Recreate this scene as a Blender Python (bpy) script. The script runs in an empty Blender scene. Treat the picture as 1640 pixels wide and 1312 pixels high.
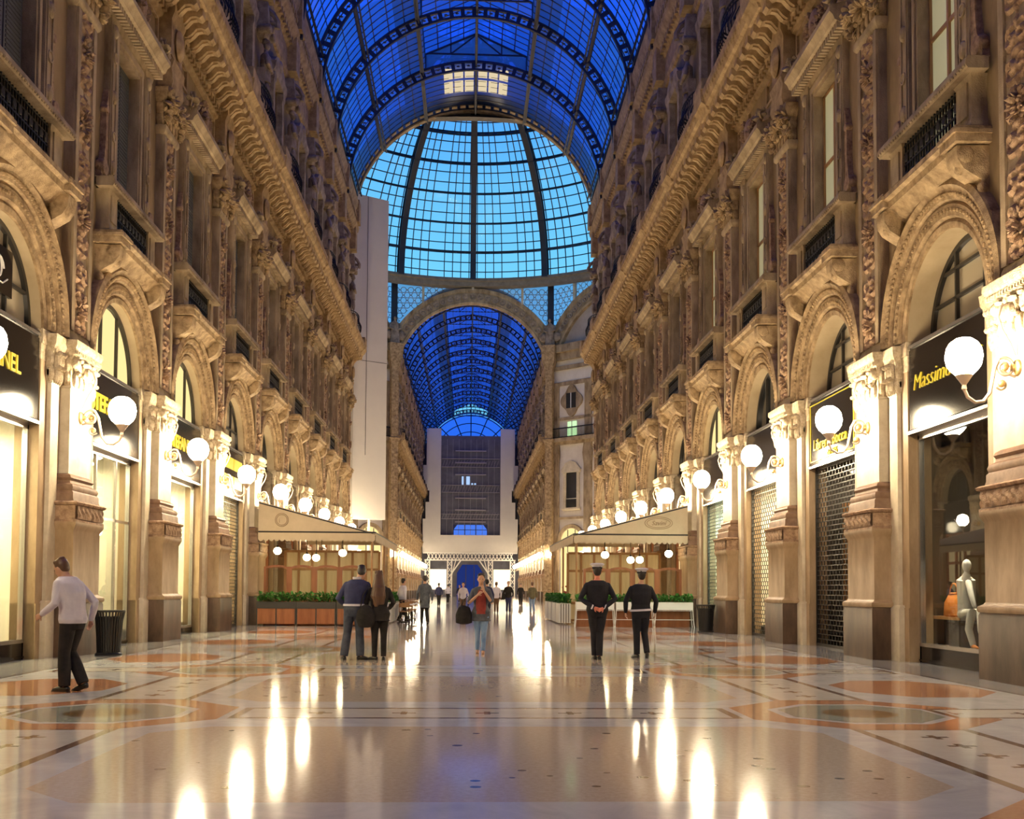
import bpy, math, random
from math import pi, sin, cos, radians, sqrt, atan2
from mathutils import Vector, Matrix
import numpy as np
SC = bpy.context.scene
COL = SC.collection
rnd = random.Random(7)

# ------------------------------------------------------------------ camera, sky, exposure
YAW, TILT, ROLL, F_PX = .0418, .0457, .0060, 1700.0
cd = bpy.data.cameras.new('camera'); cam = bpy.data.objects.new('camera', cd); COL.objects.link(cam)
Fw = Vector((sin(YAW)*cos(TILT), cos(YAW)*cos(TILT), sin(TILT)))
Rt = Vector((cos(YAW), -sin(YAW), 0)); Up = Rt.cross(Fw)
R2 = cos(ROLL)*Rt + sin(ROLL)*Up; U2 = -sin(ROLL)*Rt + cos(ROLL)*Up
cam.matrix_world = Matrix(((R2.x, U2.x, -Fw.x, -.2176), (R2.y, U2.y, -Fw.y, 0), (R2.z, U2.z, -Fw.z, 1.38), (0, 0, 0, 1)))
cd.sensor_fit = 'HORIZONTAL'; cd.sensor_width = 36; cd.lens = 36*F_PX/1640
cd.shift_x = -2.04/1640; cd.shift_y = 209.44/1640
cd.clip_start = .1; cd.clip_end = 600
SC.camera = cam
SC.view_settings.view_transform = 'Standard'; SC.view_settings.look = 'None'
SC.view_settings.gamma = 1; SC.view_settings.use_curve_mapping = False
SC.view_settings.exposure = 0.06
cy = SC.cycles
cy.max_bounces = 7; cy.diffuse_bounces = 3; cy.glossy_bounces = 4; cy.transparent_max_bounces = 16
cy.transmission_bounces = 4; cy.sample_clamp_indirect = 4.0; cy.caustics_reflective = False; cy.caustics_refractive = False
cy.use_denoising = True

world = bpy.data.worlds.new('dusk_sky'); SC.world = world; world.use_nodes = True
wn = world.node_tree; wn.nodes.clear()
wo = wn.nodes.new('ShaderNodeOutputWorld'); wb = wn.nodes.new('ShaderNodeBackground')
wt = wn.nodes.new('ShaderNodeTexCoord'); ws = wn.nodes.new('ShaderNodeSeparateXYZ'); wr = wn.nodes.new('ShaderNodeValToRGB')
wn.links.new(wt.outputs['Generated'], ws.inputs[0]); wn.links.new(ws.outputs['Z'], wr.inputs[0])
wn.links.new(wr.outputs[0], wb.inputs[0]); wn.links.new(wb.outputs[0], wo.inputs[0])
cr = wr.color_ramp
cr.elements[0].position = 0; cr.elements[0].color = (.10, .42, .80, 1)
cr.elements[1].position = 1; cr.elements[1].color = (.025, .16, .90, 1)
for p_, c_ in ((.25, (.21, .74, 1.08, 1)), (.36, (.15, .58, 1.06, 1)), (.44, (.07, .38, 1.05, 1)), (.62, (.035, .22, 1.0, 1))):
    e_ = cr.elements.new(p_); e_.color = c_
wb.inputs['Strength'].default_value = 1.0
LAMP_STRENGTH = 165.0
LAMP_COLOR = (1.0, .81, .52)

# ------------------------------------------------------------------ place dimensions (metres)
XW = 8.4            # facade plane, aisle axis is x = 0
Y0, BAY = 15.74, 6.08
D1 = 71.3           # end of the near arm
OC = 91.9           # centre of the octagon
D2 = 112.5          # start of the far arm
D3 = 180.2
HB = BAY/2

# ------------------------------------------------------------------ mesh helpers
class MB:
    def __init__(s): s.v = []; s.f = []; s.m = []; s.cur = 0
    def add(s, vs, fs):
        o = len(s.v); s.v.extend([tuple(p) for p in vs])
        for q in fs: s.f.append(tuple(i+o for i in q)); s.m.append(s.cur)
    def box(s, x0, x1, y0, y1, z0, z1):
        s.add([(x0,y0,z0),(x1,y0,z0),(x1,y1,z0),(x0,y1,z0),(x0,y0,z1),(x1,y0,z1),(x1,y1,z1),(x0,y1,z1)],
              [(0,3,2,1),(4,5,6,7),(0,1,5,4),(1,2,6,5),(2,3,7,6),(3,0,4,7)])
    def obox(s, c, ax, ay, az):      # oriented box: centre and three half-axis vectors
        c, ax, ay, az = Vector(c), Vector(ax), Vector(ay), Vector(az)
        vs = [c+i*ax+j*ay+k*az for k in (-1,1) for i, j in ((-1,-1),(1,-1),(1,1),(-1,1))]
        s.add(vs, [(0,3,2,1),(4,5,6,7),(0,1,5,4),(1,2,6,5),(2,3,7,6),(3,0,4,7)])
    def bar(s, a, b, w, h=None, up=(0,0,1)):
        a, b = Vector(a), Vector(b); d = b-a; L = d.length
        if L < 1e-6: return
        d /= L; u = Vector(up); r = d.cross(u)
        if r.length < 1e-3: r = d.cross(Vector((1,0,0)))
        r.normalize(); u = r.cross(d)
        s.obox((a+b)/2, d*L/2, r*w/2, u*(h or w)/2)
    def ring(s, pts, close=True):    # loft a list of rings
        n = len(pts[0]); o = len(s.v)
        for r in pts: s.v.extend([tuple(p) for p in r])
        k = n if close else n-1
        for i in range(len(pts)-1):
            for j in range(k):
                a = o+i*n+j; b = o+i*n+(j+1) % n
                s.f.append((a, b, b+n, a+n)); s.m.append(s.cur)
        return o
    def cap(s, o, n, flip=False):
        q = tuple(range(o, o+n)); s.f.append(q[::-1] if flip else q); s.m.append(s.cur)
    def loft(s, rings):
        n = len(rings[0]); o = s.ring(rings); s.cap(o, n, True); s.cap(o+n*(len(rings)-1), n)
    def mould(s, prof, hw, xf, yc=0, xb=0.0):   # prof [(offset, z)] wrapped round three sides of a pilaster
        s.loft([[(xb, yc-hw-o, z), (xf+o, yc-hw-o, z), (xf+o, yc+hw+o, z), (xb, yc+hw+o, z)][::1] for o, z in prof])
    def prof_y(s, prof, y0, y1):     # closed (x,z) profile pushed along y
        n = len(prof); s.loft([[(x, y, z) for x, z in prof] for y in (y0, y1)])
    def prism_x(s, poly, x0, x1):    # (y,z) polygon pushed along x
        s.loft([[(x, y, z) for y, z in poly] for x in (x0, x1)])
    def lathe(s, prof, c=(0,0,0), n=16, axis='z'):
        rings = []
        for r, h in prof:
            row = []
            for k in range(n):
                a = 2*pi*k/n; p, q = r*cos(a), r*sin(a)
                row.append((c[0]+p, c[1]+q, c[2]+h) if axis == 'z' else (c[0]+h, c[1]+p, c[2]+q))
            rings.append(row)
        s.loft(rings)
    def ell(s, c, r, n=10, m=7, rot=None):
        rings = []
        for i in range(m+1):
            t = -pi/2+pi*min(max(i/m, .03), .97); row = []
            for k in range(n):
                a = 2*pi*k/n; p = Vector((r[0]*cos(t)*cos(a), r[1]*cos(t)*sin(a), r[2]*sin(t)))
                if rot is not None: p = rot @ p
                row.append((c[0]+p.x, c[1]+p.y, c[2]+p.z))
            rings.append(row)
        s.loft(rings)
    def tube(s, path, r, n=8):
        P = [Vector(p) for p in path]; R = r if isinstance(r, (list, tuple)) else [r]*len(P)
        rings = []; ref = None
        for i, p in enumerate(P):
            d = (P[min(i+1, len(P)-1)]-P[max(i-1, 0)])
            if d.length < 1e-9: d = Vector((0,0,1))
            d.normalize()
            if ref is None:
                ref = d.cross(Vector((0,0,1)))
                if ref.length < .1: ref = d.cross(Vector((0,1,0)))
            ref = (ref-d*ref.dot(d)).normalized(); b = d.cross(ref)
            rings.append([p+R[i]*(cos(2*pi*k/n)*ref+sin(2*pi*k/n)*b) for k in range(n)])
        s.loft(rings)
    def limb(s, path, R, n=10):      # tube with rounded ends
        P = [Vector(p) for p in path]; d0 = (P[0]-P[1]).normalized(); d1 = (P[-1]-P[-2]).normalized()
        P2 = [P[0]+d0*R[0]*.9, P[0]+d0*R[0]*.6]+P+[P[-1]+d1*R[-1]*.6, P[-1]+d1*R[-1]*.9]
        s.tube(P2, [R[0]*.4, R[0]*.8]+list(R)+[R[-1]*.8, R[-1]*.4], n)
    def arcring(s, prof, zc, a0=0, a1=pi, n=32, yc=0):   # closed (r,x) profile swept round an arch in the y-z plane
        s.loft([[(x, yc+r*cos(a0+(a1-a0)*i/n), zc+r*sin(a0+(a1-a0)*i/n)) for r, x in prof] for i in range(n+1)])
    def relief(s, y0, y1, z0, z1, x, ny, nz, h):
        o = len(s.v)
        for j in range(nz+1):
            for i in range(ny+1):
                u = i/ny; w = j/nz
                s.v.append((x+h(u*2-1, z0+(z1-z0)*w), y0+(y1-y0)*u, z0+(z1-z0)*w))
        for j in range(nz):
            for i in range(ny):
                a = o+j*(ny+1)+i; s.f.append((a, a+1, a+ny+2, a+ny+1)); s.m.append(s.cur)
    def mesh(s, name):
        me = bpy.data.meshes.new(name); me.from_pydata(s.v, [], s.f)
        me.polygons.foreach_set('material_index', s.m)
        me.polygons.foreach_set('use_smooth', [True]*len(s.f)); me.update()
        me.set_sharp_from_angle(angle=radians(38))
        return me

def link(name, data, mats, parent=None, loc=(0,0,0), rz=0.0):
    o = bpy.data.objects.new(name, data); COL.objects.link(o)
    if data is not None and mats is not None:
        for m in (mats if isinstance(mats, (list, tuple)) else [mats]): data.materials.append(m)
    o.location = loc; o.rotation_euler = (0, 0, rz)
    if parent: o.parent = parent
    return o
def part(name, mb, mats, parent, loc=(0,0,0), rz=0.0): return link(name, mb.mesh(name), mats, parent, loc, rz)
def thing(name, label, cat, loc=(0,0,0), rz=0.0, group=None):
    o = link(name, None, None, None, loc, rz); o.empty_display_size = .2
    return tag(o, label, cat, group)
def tag(o, label, cat, group=None):
    o['label'] = label; o['category'] = cat
    if group: o['group'] = group
    return o
def struct(name, mb, mats, loc=(0,0,0), rz=0.0, parent=None, label=None):
    o = part(name, mb, mats, parent, loc, rz); o['kind'] = 'structure'
    if label: o['label'] = label
    return o
def dup(root, loc, rz, label):
    r = root.copy(); COL.objects.link(r); r.location = loc; r.rotation_euler = (0, 0, rz); r['label'] = label
    for ch in root.children:
        c = ch.copy(); COL.objects.link(c); c.parent = r
        for g in ch.children:
            d = g.copy(); COL.objects.link(d); d.parent = c
    return r
class Proto:                          # first use places the prototype itself, later uses copy it
    def __init__(s, root): s.root = root; s.used = False
    def put(s, loc, rz, label, group=None):
        if not s.used:
            s.used = True; r = s.root; r.location = loc; r.rotation_euler = (0, 0, rz); r['label'] = label
        else: r = dup(s.root, loc, rz, label)
        if group: r['group'] = group
        return r
ORD = ['first', 'second', 'third', 'fourth', 'fifth', 'sixth', 'seventh', 'eighth', 'ninth', 'tenth', 'eleventh', 'twelfth', 'thirteenth', 'fourteenth']
def at(side, y, z=0, x=0): return (-XW+x, y, z) if side == 'left' else (XW-x, y, z)
def rot(side): return 0.0 if side == 'left' else pi

# ------------------------------------------------------------------ materials
def nt(name):
    m = bpy.data.materials.new(name); m.use_nodes = True; t = m.node_tree
    return m, t, t.nodes['Principled BSDF']
def pbr(name, col, rough=.6, metal=0.0, spec=.5, emit=None, es=0.0):
    m, t, b = nt(name); b.inputs['Base Color'].default_value = (*col, 1); b.inputs['Roughness'].default_value = rough
    b.inputs['Metallic'].default_value = metal; b.inputs['Specular IOR Level'].default_value = spec
    if emit: b.inputs['Emission Color'].default_value = (*emit, 1); b.inputs['Emission Strength'].default_value = es
    return m
def vary(name, c1, c2, scale=1.5, rough=.7, bump=.0, bscale=30, c3=None, spec=.3, stretch=1.0, detail=5):
    m, t, b = nt(name); N, L = t.nodes, t.links
    g = N.new('ShaderNodeNewGeometry'); mp = N.new('ShaderNodeMapping'); mp.inputs['Scale'].default_value = (1, 1, 1/stretch)
    L.new(g.outputs['Position'], mp.inputs[0])
    n = N.new('ShaderNodeTexNoise'); n.inputs['Scale'].default_value = scale; n.inputs['Detail'].default_value = detail; n.inputs['Roughness'].default_value = .65
    L.new(mp.outputs[0], n.inputs['Vector'])
    r = N.new('ShaderNodeValToRGB'); L.new(n.outputs['Fac'], r.inputs[0])
    r.color_ramp.elements[0].position = .32; r.color_ramp.elements[0].color = (*c1, 1)
    r.color_ramp.elements[1].position = .68; r.color_ramp.elements[1].color = (*c2, 1)
    if c3: e = r.color_ramp.elements.new(.5); e.color = (*c3, 1)
    L.new(r.outputs[0], b.inputs['Base Color']); b.inputs['Roughness'].default_value = rough; b.inputs['Specular IOR Level'].default_value = spec
    if bump:
        n2 = N.new('ShaderNodeTexNoise'); n2.inputs['Scale'].default_value = bscale; n2.inputs['Detail'].default_value = 4
        L.new(g.outputs['Position'], n2.inputs['Vector'])
        bp = N.new('ShaderNodeBump'); bp.inputs['Strength'].default_value = bump; bp.inputs['Distance'].default_value = .035
        L.new(n2.outputs['Fac'], bp.inputs['Height']); L.new(bp.outputs[0], b.inputs['Normal'])
    return m
def emissive(name, col, strength, base=None):
    m = bpy.data.materials.new(name); m.use_nodes = True; t = m.node_tree; t.nodes.clear()
    o = t.nodes.new('ShaderNodeOutputMaterial'); e = t.nodes.new('ShaderNodeEmission')
    e.inputs[0].default_value = (*col, 1); e.inputs[1].default_value = strength; t.links.new(e.outputs[0], o.inputs[0]); return m
def thin_glass(name, tint, refl=1.0, rough=.02, frost=None, fk=.7):
    m = bpy.data.materials.new(name); m.use_nodes = True; t = m.node_tree; t.nodes.clear(); N, L = t.nodes, t.links
    o = N.new('ShaderNodeOutputMaterial'); tr = N.new('ShaderNodeBsdfTransparent'); tr.inputs[0].default_value = (*tint, 1)
    gl = N.new('ShaderNodeBsdfGlossy'); gl.inputs['Roughness'].default_value = rough
    fr = N.new('ShaderNodeLayerWeight'); fr.inputs[0].default_value = .5
    pw = N.new('ShaderNodeMath'); pw.operation = 'POWER'; pw.inputs[1].default_value = 5; L.new(fr.outputs['Facing'], pw.inputs[0])
    mu = N.new('ShaderNodeMath'); mu.operation = 'MULTIPLY_ADD'; mu.inputs[1].default_value = .94*refl; mu.inputs[2].default_value = .05*refl; L.new(pw.outputs[0], mu.inputs[0])
    mx = N.new('ShaderNodeMixShader'); L.new(mu.outputs[0], mx.inputs[0]); L.new(gl.outputs[0], mx.inputs[2])
    if frost:                          # frosted pane: scatters the sky light that comes through
        tl = N.new('ShaderNodeBsdfTranslucent'); tl.inputs[0].default_value = (*frost, 1); m2 = N.new('ShaderNodeMixShader'); m2.inputs[0].default_value = fk
        L.new(tr.outputs[0], m2.inputs[1]); L.new(tl.outputs[0], m2.inputs[2]); L.new(m2.outputs[0], mx.inputs[1])
    else: L.new(tr.outputs[0], mx.inputs[1])
    L.new(mx.outputs[0], o.inputs[0]); return m

M = {}
M['wall'] = vary('ochre_plaster', (.16, .105, .052), (.36, .25, .135), .8, .8, .12, 40, stretch=2.5)
M['stone'] = vary('warm_stone', (.19, .13, .072), (.52, .395, .25), 1.5, .7, .4, 36, stretch=2.5)
M['cream'] = vary('cream_marble', (.52, .43, .30), (.72, .63, .48), 2.2, .45, .05, 20)
M['pink'] = vary('pink_granite', (.27, .18, .10), (.44, .31, .19), 3.0, .45, .05, 60, stretch=3)
M['plinth'] = vary('red_brown_granite', (.045, .026, .017), (.13, .078, .05), 2.5, .4, .05, 60, stretch=3)
M['dark_mould'] = vary('worn_red_moulding', (.15, .085, .055), (.28, .175, .11), 3, .5)
M['carved'] = vary('carved_red_stone', (.18, .10, .06), (.48, .32, .20), 7, .65, .5, 40)
M['carved_cream'] = vary('carved_cream_stone', (.38, .28, .17), (.74, .62, .44), 9, .6, .6, 45)
M['ornament'] = vary('carved_ochre_stone', (.19, .12, .06), (.54, .385, .22), 4, .7, .5, 42)
M['attic'] = vary('grey_brown_stone', (.17, .12, .085), (.46, .36, .27), 2.2, .75, .6, 22)
M['soffit'] = vary('smooth_beige_soffit', (.44, .34, .21), (.54, .43, .28), 1.2, .8)
M['cornice'] = vary('cornice_stone', (.24, .15, .07), (.52, .365, .20), 3, .7, .35, 60)  # orange-brown cornice stone with fine bump
M['dome_iron'] = pbr('dark_iron', (.025, .028, .045), .5, .3)
M['iron'] = pbr('black_wrought_iron', (.018, .017, .018), .5, .4)
M['bronze'] = pbr('pale_painted_bracket', (.62, .48, .36), .45, .2)
M['gold'] = pbr('gilded_rosette', (.75, .5, .2), .35, .7)
M['globe'] = emissive('glowing_opal_globe', LAMP_COLOR, LAMP_STRENGTH)
M['vault_glass'] = thin_glass('blue_tinted_vault_glass', (.15, .20, .95), .35, .1, (.22, .40, 1.0), .62)
M['dark_glass'] = thin_glass('dirty_dark_glass', (.06, .07, .18), .4, .2, (.16, .20, .40), .8)
M['dome_glass'] = thin_glass('clear_dome_glass', (.92, .95, .98), .4, .1)
M['spandrel_glass'] = thin_glass('pale_patterned_glass', (.62, .62, .80), .5, .2, (.95, .95, 1.0), .5)
M['shop_glass'] = thin_glass('shop_glass', (.93, .95, .94), 1.0, .01)
M['black'] = pbr('polished_black_panel', (.012, .010, .010), .12, 0, .6)
M['metal'] = pbr('brushed_steel', (.62, .60, .58), .25, .9)
M['darkmetal'] = pbr('dark_metal', (.05, .047, .045), .4, .6)
M['yellow'] = pbr('yellow_letters', (.85, .68, .05), .5, 0, .3, (.9, .7, .05), .0)
M['whitepaint'] = pbr('white_paint', (.80, .78, .74), .5)
M['hoarding'] = vary('pale_hoarding_sheet', (.66, .62, .58), (.72, .68, .63), .4, .8)
M['screen'] = vary('dark_scaffold_net', (.10, .10, .13), (.15, .15, .19), .6, .9)
M['louvre'] = pbr('dark_shutter', (.10, .10, .10), .5)
M['window_dark'] = pbr('dark_window_glass', (.02, .022, .025), .08, 0, .6)
M['pane_lit'] = emissive('lit_yellow_window', (1.0, .76, .32), 1.15)
M['pane_blind'] = pbr('pale_window_blind', (.60, .55, .40), .25, 0, .5, (.75, .78, .42), .22)
M['pane_dim'] = pbr('beige_reflecting_pane', (.40, .34, .25), .12, 0, .6)
M['awning'] = vary('beige_awning_canvas', (.50, .40, .28), (.57, .46, .33), 2, .85)
M['wood'] = vary('red_brown_wood', (.20, .07, .03), (.34, .13, .055), 4, .4, stretch=8)
M['wood2'] = vary('mid_brown_wood', (.30, .15, .06), (.42, .23, .10), 4, .4, stretch=8)
M['leaf'] = vary('green_leaves', (.03, .13, .02), (.10, .32, .06), 9, .5)
M['flower'] = pbr('red_flowers', (.55, .09, .05), .6)
M['shop_white'] = pbr('shop_white_wall', (.85, .80, .68), .6)
M['shop_dark'] = pbr('dark_shop_wall', (.10, .08, .065), .6)

def floor_material():
    m, t, b = nt('inlaid_marble_floor'); N, L = t.nodes, t.links
    class X:
        def __init__(s, k): s.k = k
        def op(s, o, *a):
            n = N.new('ShaderNodeMath'); n.operation = o
            for i, q in enumerate((s,)+a):
                if isinstance(q, X): L.new(q.k, n.inputs[i])
                else: n.inputs[i].default_value = q
            return X(n.outputs[0])
        def __add__(s, o): return s.op('ADD', o)
        def __sub__(s, o): return s.op('SUBTRACT', o)
        def __mul__(s, o): return s.op('MULTIPLY', o)
        def __lt__(s, o): return s.op('LESS_THAN', o)
        def __gt__(s, o): return s.op('GREATER_THAN', o)
        def abs(s): return s.op('ABSOLUTE')
        def mx(s, o): return s.op('MAXIMUM', o)
        def mn(s, o): return s.op('MINIMUM', o)
        def pp(s, c): return (s+c/2).op('FLOORED_MODULO', c)-c/2   # distance to the nearest multiple of c
    g = N.new('ShaderNodeNewGeometry'); sp = N.new('ShaderNodeSeparateXYZ'); L.new(g.outputs['Position'], sp.inputs[0])
    x = X(sp.outputs[0]).abs(); y = X(sp.outputs[1])
    yy = (y-8.82).pp(BAY).abs(); s_ = yy*-1+HB
    ns = N.new('ShaderNodeTexNoise'); ns.inputs['Scale'].default_value = 1.6; ns.inputs['Detail'].default_value = 8; ns.inputs['Roughness'].default_value = .7; ns.inputs['Distortion'].default_value = 1.2
    L.new(g.outputs['Position'], ns.inputs['Vector'])
    nf = N.new('ShaderNodeTexNoise'); nf.inputs['Scale'].default_value = 22; nf.inputs['Detail'].default_value = 5; nf.inputs['Roughness'].default_value = .75
    L.new(g.outputs['Position'], nf.inputs['Vector'])
    def col(a, bb, k=None):
        n = N.new('ShaderNodeMix'); n.data_type = 'RGBA'
        L.new((k or ns).outputs['Fac'], n.inputs['Factor']); n.inputs['A'].default_value = (*a, 1); n.inputs['B'].default_value = (*bb, 1)
        return n.outputs['Result']
    white = col((.42, .42, .43), (.90, .88, .84)); tan = col((.40, .31, .21), (.84, .72, .57), nf); salmon = col((.44, .17, .075), (.72, .37, .19), nf)
    creamc = col((.60, .55, .47), (.85, .80, .70)); brown = col((.14, .08, .055), (.24, .14, .09)); green = col((.20, .23, .17), (.52, .53, .43), nf)
    mosaic = col((.10, .05, .02), (.40, .25, .10), nf); dark = col((.10, .08, .07), (.18, .15, .13)); grey = col((.26, .25, .24), (.45, .43, .41))
    cur = [white]
    def lay(mask, c):
        n = N.new('ShaderNodeMix'); n.data_type = 'RGBA'; L.new(mask.k, n.inputs['Factor']); L.new(cur[0], n.inputs['A']); L.new(c, n.inputs['B']); cur[0] = n.outputs['Result']
    def cross(a, bb, pa, r=.13, w=.035):
        a = a.pp(pa).abs(); return ((a < r)*(bb < w)).mx((a < w)*(bb < r))
    lay(x > 7.15, grey)
    lay((x-7.2).abs() < .05, dark)
    pan = (x < 3.22)*(yy < 1.88)*((x+yy) < 4.62)
    lay(pan, tan)
    vo = N.new('ShaderNodeTexVoronoi'); vo.inputs['Scale'].default_value = 3.0; vo.inputs['Randomness'].default_value = .7; L.new(g.outputs['Position'], vo.inputs['Vector'])
    lay(pan*(X(vo.outputs['Distance']) < .14), dark)
    lay((x < 2.75)*(s_ < .50), brown); lay((x < 2.65)*(s_ < .41), creamc); lay((x < 2.5)*cross(x, s_, .92), brown)
    dx = (x-4.2).abs()
    vs = yy < 1.72
    lay((dx < .60)*vs, brown); lay((dx < .50)*(yy < 1.62), creamc); lay(cross(yy, dx, .56)*(yy < 1.5), brown)
    octo = dx.mx(s_).mx((dx+s_)*.7071)
    lay(octo < 1.36, salmon); lay(octo < .95, white); lay(octo < .84, green)
    rr = (dx*dx+s_*s_); lay(rr < .17, mosaic)
    ex = (x-6.05).abs(); eo = ex.mx(yy*.80).mx((ex+yy*.8)*.7071)
    lay(eo < 1.0, salmon)
    lay((ex < .95)*(s_ < .46), brown); lay((ex < .86)*(s_ < .37), creamc); lay((ex < .8)*cross(ex, s_, .8), brown)
    L.new(cur[0], b.inputs['Base Color'])
    rg = N.new('ShaderNodeMapRange'); L.new(ns.outputs['Fac'], rg.inputs[0]); rg.inputs['To Min'].default_value = .06; rg.inputs['To Max'].default_value = .12
    L.new(rg.outputs[0], b.inputs['Roughness']); b.inputs['Specular IOR Level'].default_value = .6
    bn = N.new('ShaderNodeTexNoise'); bn.inputs['Scale'].default_value = 3.0; bn.inputs['Detail'].default_value = 2; L.new(g.outputs['Position'], bn.inputs['Vector'])
    bp = N.new('ShaderNodeBump'); bp.inputs['Strength'].default_value = .035; bp.inputs['Distance'].default_value = .02
    L.new(bn.outputs['Fac'], bp.inputs['Height']); L.new(bp.outputs[0], b.inputs['Normal'])
    return m
M['floor'] = floor_material()

# ------------------------------------------------------------------ setting: floor and walls
mb = MB(); mb.box(-26, 26, -14, 200, -.2, 0); struct('floor', mb, M['floor'], label='polished inlaid marble floor of the arcade')

mb = MB(); mb.box(-9, 9, -14.6, -14, 0, 27); struct('wall_back_added', mb, M['wall'], label='added unseen wall blocking sky reflections behind the viewpoint')  # made-up wall out of view, keeps blue sky out of reflections
HW_SHOP, R_IN, ZS = 1.62, 1.66, 6.3
def wall_bays(mb, centres, ylo, yhi, x=0.0):
    xs = [ylo]+[c for c in centres]+[yhi]
    edges = [ylo]+[(a+b)/2 for a, b in zip(centres, centres[1:])]+[yhi]
    def plate(poly): mb.prism_x(poly, x-.45, x)
    for c, e0, e1 in zip(centres, edges, edges[1:]):
        arc = [(c+R_IN*cos(pi*k/20), ZS+R_IN*sin(pi*k/20)) for k in range(21)]
        lo = [(e0, 0), (c-R_IN, 0)]+arc[::-1]+[(c+R_IN, 0), (e1, 0), (e1, 9.0), (e0, 9.0)]
        plate(lo)
        plate([(e0, 9.0), (c-.8, 9.0), (c-.8, 13.75), (c+.8, 13.75), (c+.8, 9.0), (e1, 9.0), (e1, 17.4), (e0, 17.4)])
        plate([(e0, 17.4), (c-.75, 17.4), (c-.75, 22.0), (c+.75, 22.0), (c+.75, 17.4), (e1, 17.4), (e1, 26.5), (e0, 26.5)])
NEAR = [Y0+BAY*(n+.5) for n in range(-1, 9)]
FAR = [113.5+BAY*(n+.5) for n in range(11)]
for side in ('left', 'right'):
    mb = MB(); wall_bays(mb, NEAR, -14, D1) if side == 'left' else wall_bays(mb, [-c for c in NEAR][::-1], -D1, 14)
    struct('wall_'+side, mb, M['wall'], at(side, 0), rot(side), label='ochre facade plaster of the near arcade on the %s' % side)
    mb = MB(); wall_bays(mb, FAR, D2, D3) if side == 'left' else wall_bays(mb, [-c for c in FAR][::-1], -D3, -D2)
    struct('wall_far_'+side, mb, M['wall'], at(side, 0), rot(side), label='facade plaster of the far arcade on the %s' % side)

for k_, (side, y0, y1) in enumerate((('left', -14, D1), ('right', -14, D1), ('left', D2, D3), ('right', D2, D3))):
    mb = MB(); a_, b_ = (y0, y1) if side == 'left' else (-y1, -y0); mb.box(-3.6, -3.2, a_, b_, 0, 26.5)
    struct('wall_inner_%d' % (k_+1), mb, M['shop_dark'], at(side, 0), rot(side), label='dark inner wall behind the shops and windows')
def cornice_mb(y0, y1, pil):
    mb = MB()
    mb.prof_y([(0, 14.9), (.10, 14.95), (.14, 15.1), (.10, 15.15), (.10, 15.25), (0, 15.25)], y0, y1)
    mb.prof_y([(0, 16.2), (.10, 16.25), (.16, 16.4), (.28, 16.5), (.28, 16.85), (.92, 16.92), (.96, 17.05), (1.06, 17.1), (1.16, 17.35), (1.18, 17.55), (1.1, 17.62), (0, 17.64)], y0, y1)
    k = int((y1-y0)/.608)
    for i in range(k):
        y = y0+(i+.5)*(y1-y0)/k
        mb.prof_y([(.26, 16.46), (.34, 16.44), (.46, 16.52), (.60, 16.68), (.74, 16.70), (.84, 16.66), (.92, 16.74), (.92, 16.93), (.26, 16.93)], y-.16, y+.16)
        mb.prof_y([(.28, 16.42), (.42, 16.44), (.58, 16.62), (.74, 16.66), (.74, 16.72), (.28, 16.6)], y-.06, y+.06)
    k = int((y1-y0)/.26)
    for i in range(k):
        y = y0+(i+.5)*(y1-y0)/k; mb.box(.14, .24, y-.07, y+.07, 16.3, 16.45)
        mb.ell((1.14, y, 17.35), (.06, .09, .13), 6, 4)
    for y in pil:      # breaks forward over each pilaster
        mb.prof_y([(0, 14.3), (.34, 14.3), (.40, 14.5), (.36, 14.9), (.42, 15.1), (.34, 15.25), (.34, 16.2), (.42, 16.4), (.40, 16.9), (1.0, 16.95), (1.06, 17.1), (1.2, 17.2), (1.24, 17.62), (0, 17.66)], y-.52, y+.52)
        mb.ell((.40, y, 15.7), (.12, .3, .42), 8, 6)
        mb.box(.95, 1.22, y-.6, y+.6, 17.6, 17.95)
    cs = [(a+b)/2 for a, b in zip(pil, pil[1:])]
    for c in cs:       # sunken frieze panels
        for s in (-1, 1):
            a, b = c+s*.95, c+s*2.3
            a, b = min(a, b), max(a, b)
            for bb in ((a, b, 15.4, 15.48), (a, b, 16.02, 16.1), (a, a+.08, 15.48, 16.02), (b-.08, b, 15.48, 16.02)): mb.box(0, .07, *bb)
    return mb
def top_cornice_mb(y0, y1, pil):
    mb = MB()
    mb.prof_y([(0, 23.6), (.10, 23.65), (.16, 23.85), (.1, 23.9), (.1, 24.9), (.2, 25.0), (.28, 25.2), (.52, 25.45), (.58, 25.7), (.5, 25.75), (.5, 26.5), (.6, 26.7), (.66, 27.1), (.58, 27.2), (0, 27.25)], y0, y1)
    k = int((y1-y0)/.4)
    for i in range(k):
        y = y0+(i+.5)*(y1-y0)/k; mb.box(.1, .36, y-.09, y+.09, 25.0, 25.3); mb.ell((.54, y, 26.1), (.05, .13, .2), 6, 4)
    for y in pil: mb.box(0, .50, y-.45, y+.45, 23.9, 25.4); mb.box(0, .72, y-.5, y+.5, 25.75, 27.22)
    return mb
PIL = [Y0+BAY*n for n in range(-1, 10)]; PILF = [113.5+BAY*n for n in range(12)]
n_ = 0
for tagname, y0, y1, pl in (('near', -14, D1, PIL), ('far', D2, D3, PILF)):
    for side in ('left', 'right'):
        n_ += 1
        a = (y0, y1, pl) if side == 'left' else (-y1, -y0, [-p for p in pl][::-1])
        struct('trim_%d' % n_, cornice_mb(*a), M['cornice'], at(side, 0), rot(side), label='bracketed main cornice of the %s arm, %s side' % (tagname, side))
        n_ += 1
        struct('trim_%d' % n_, top_cornice_mb(*a), M['cornice'], at(side, 0), rot(side), label='top cornice under the glass vault, %s arm, %s side' % (tagname, side))

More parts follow.
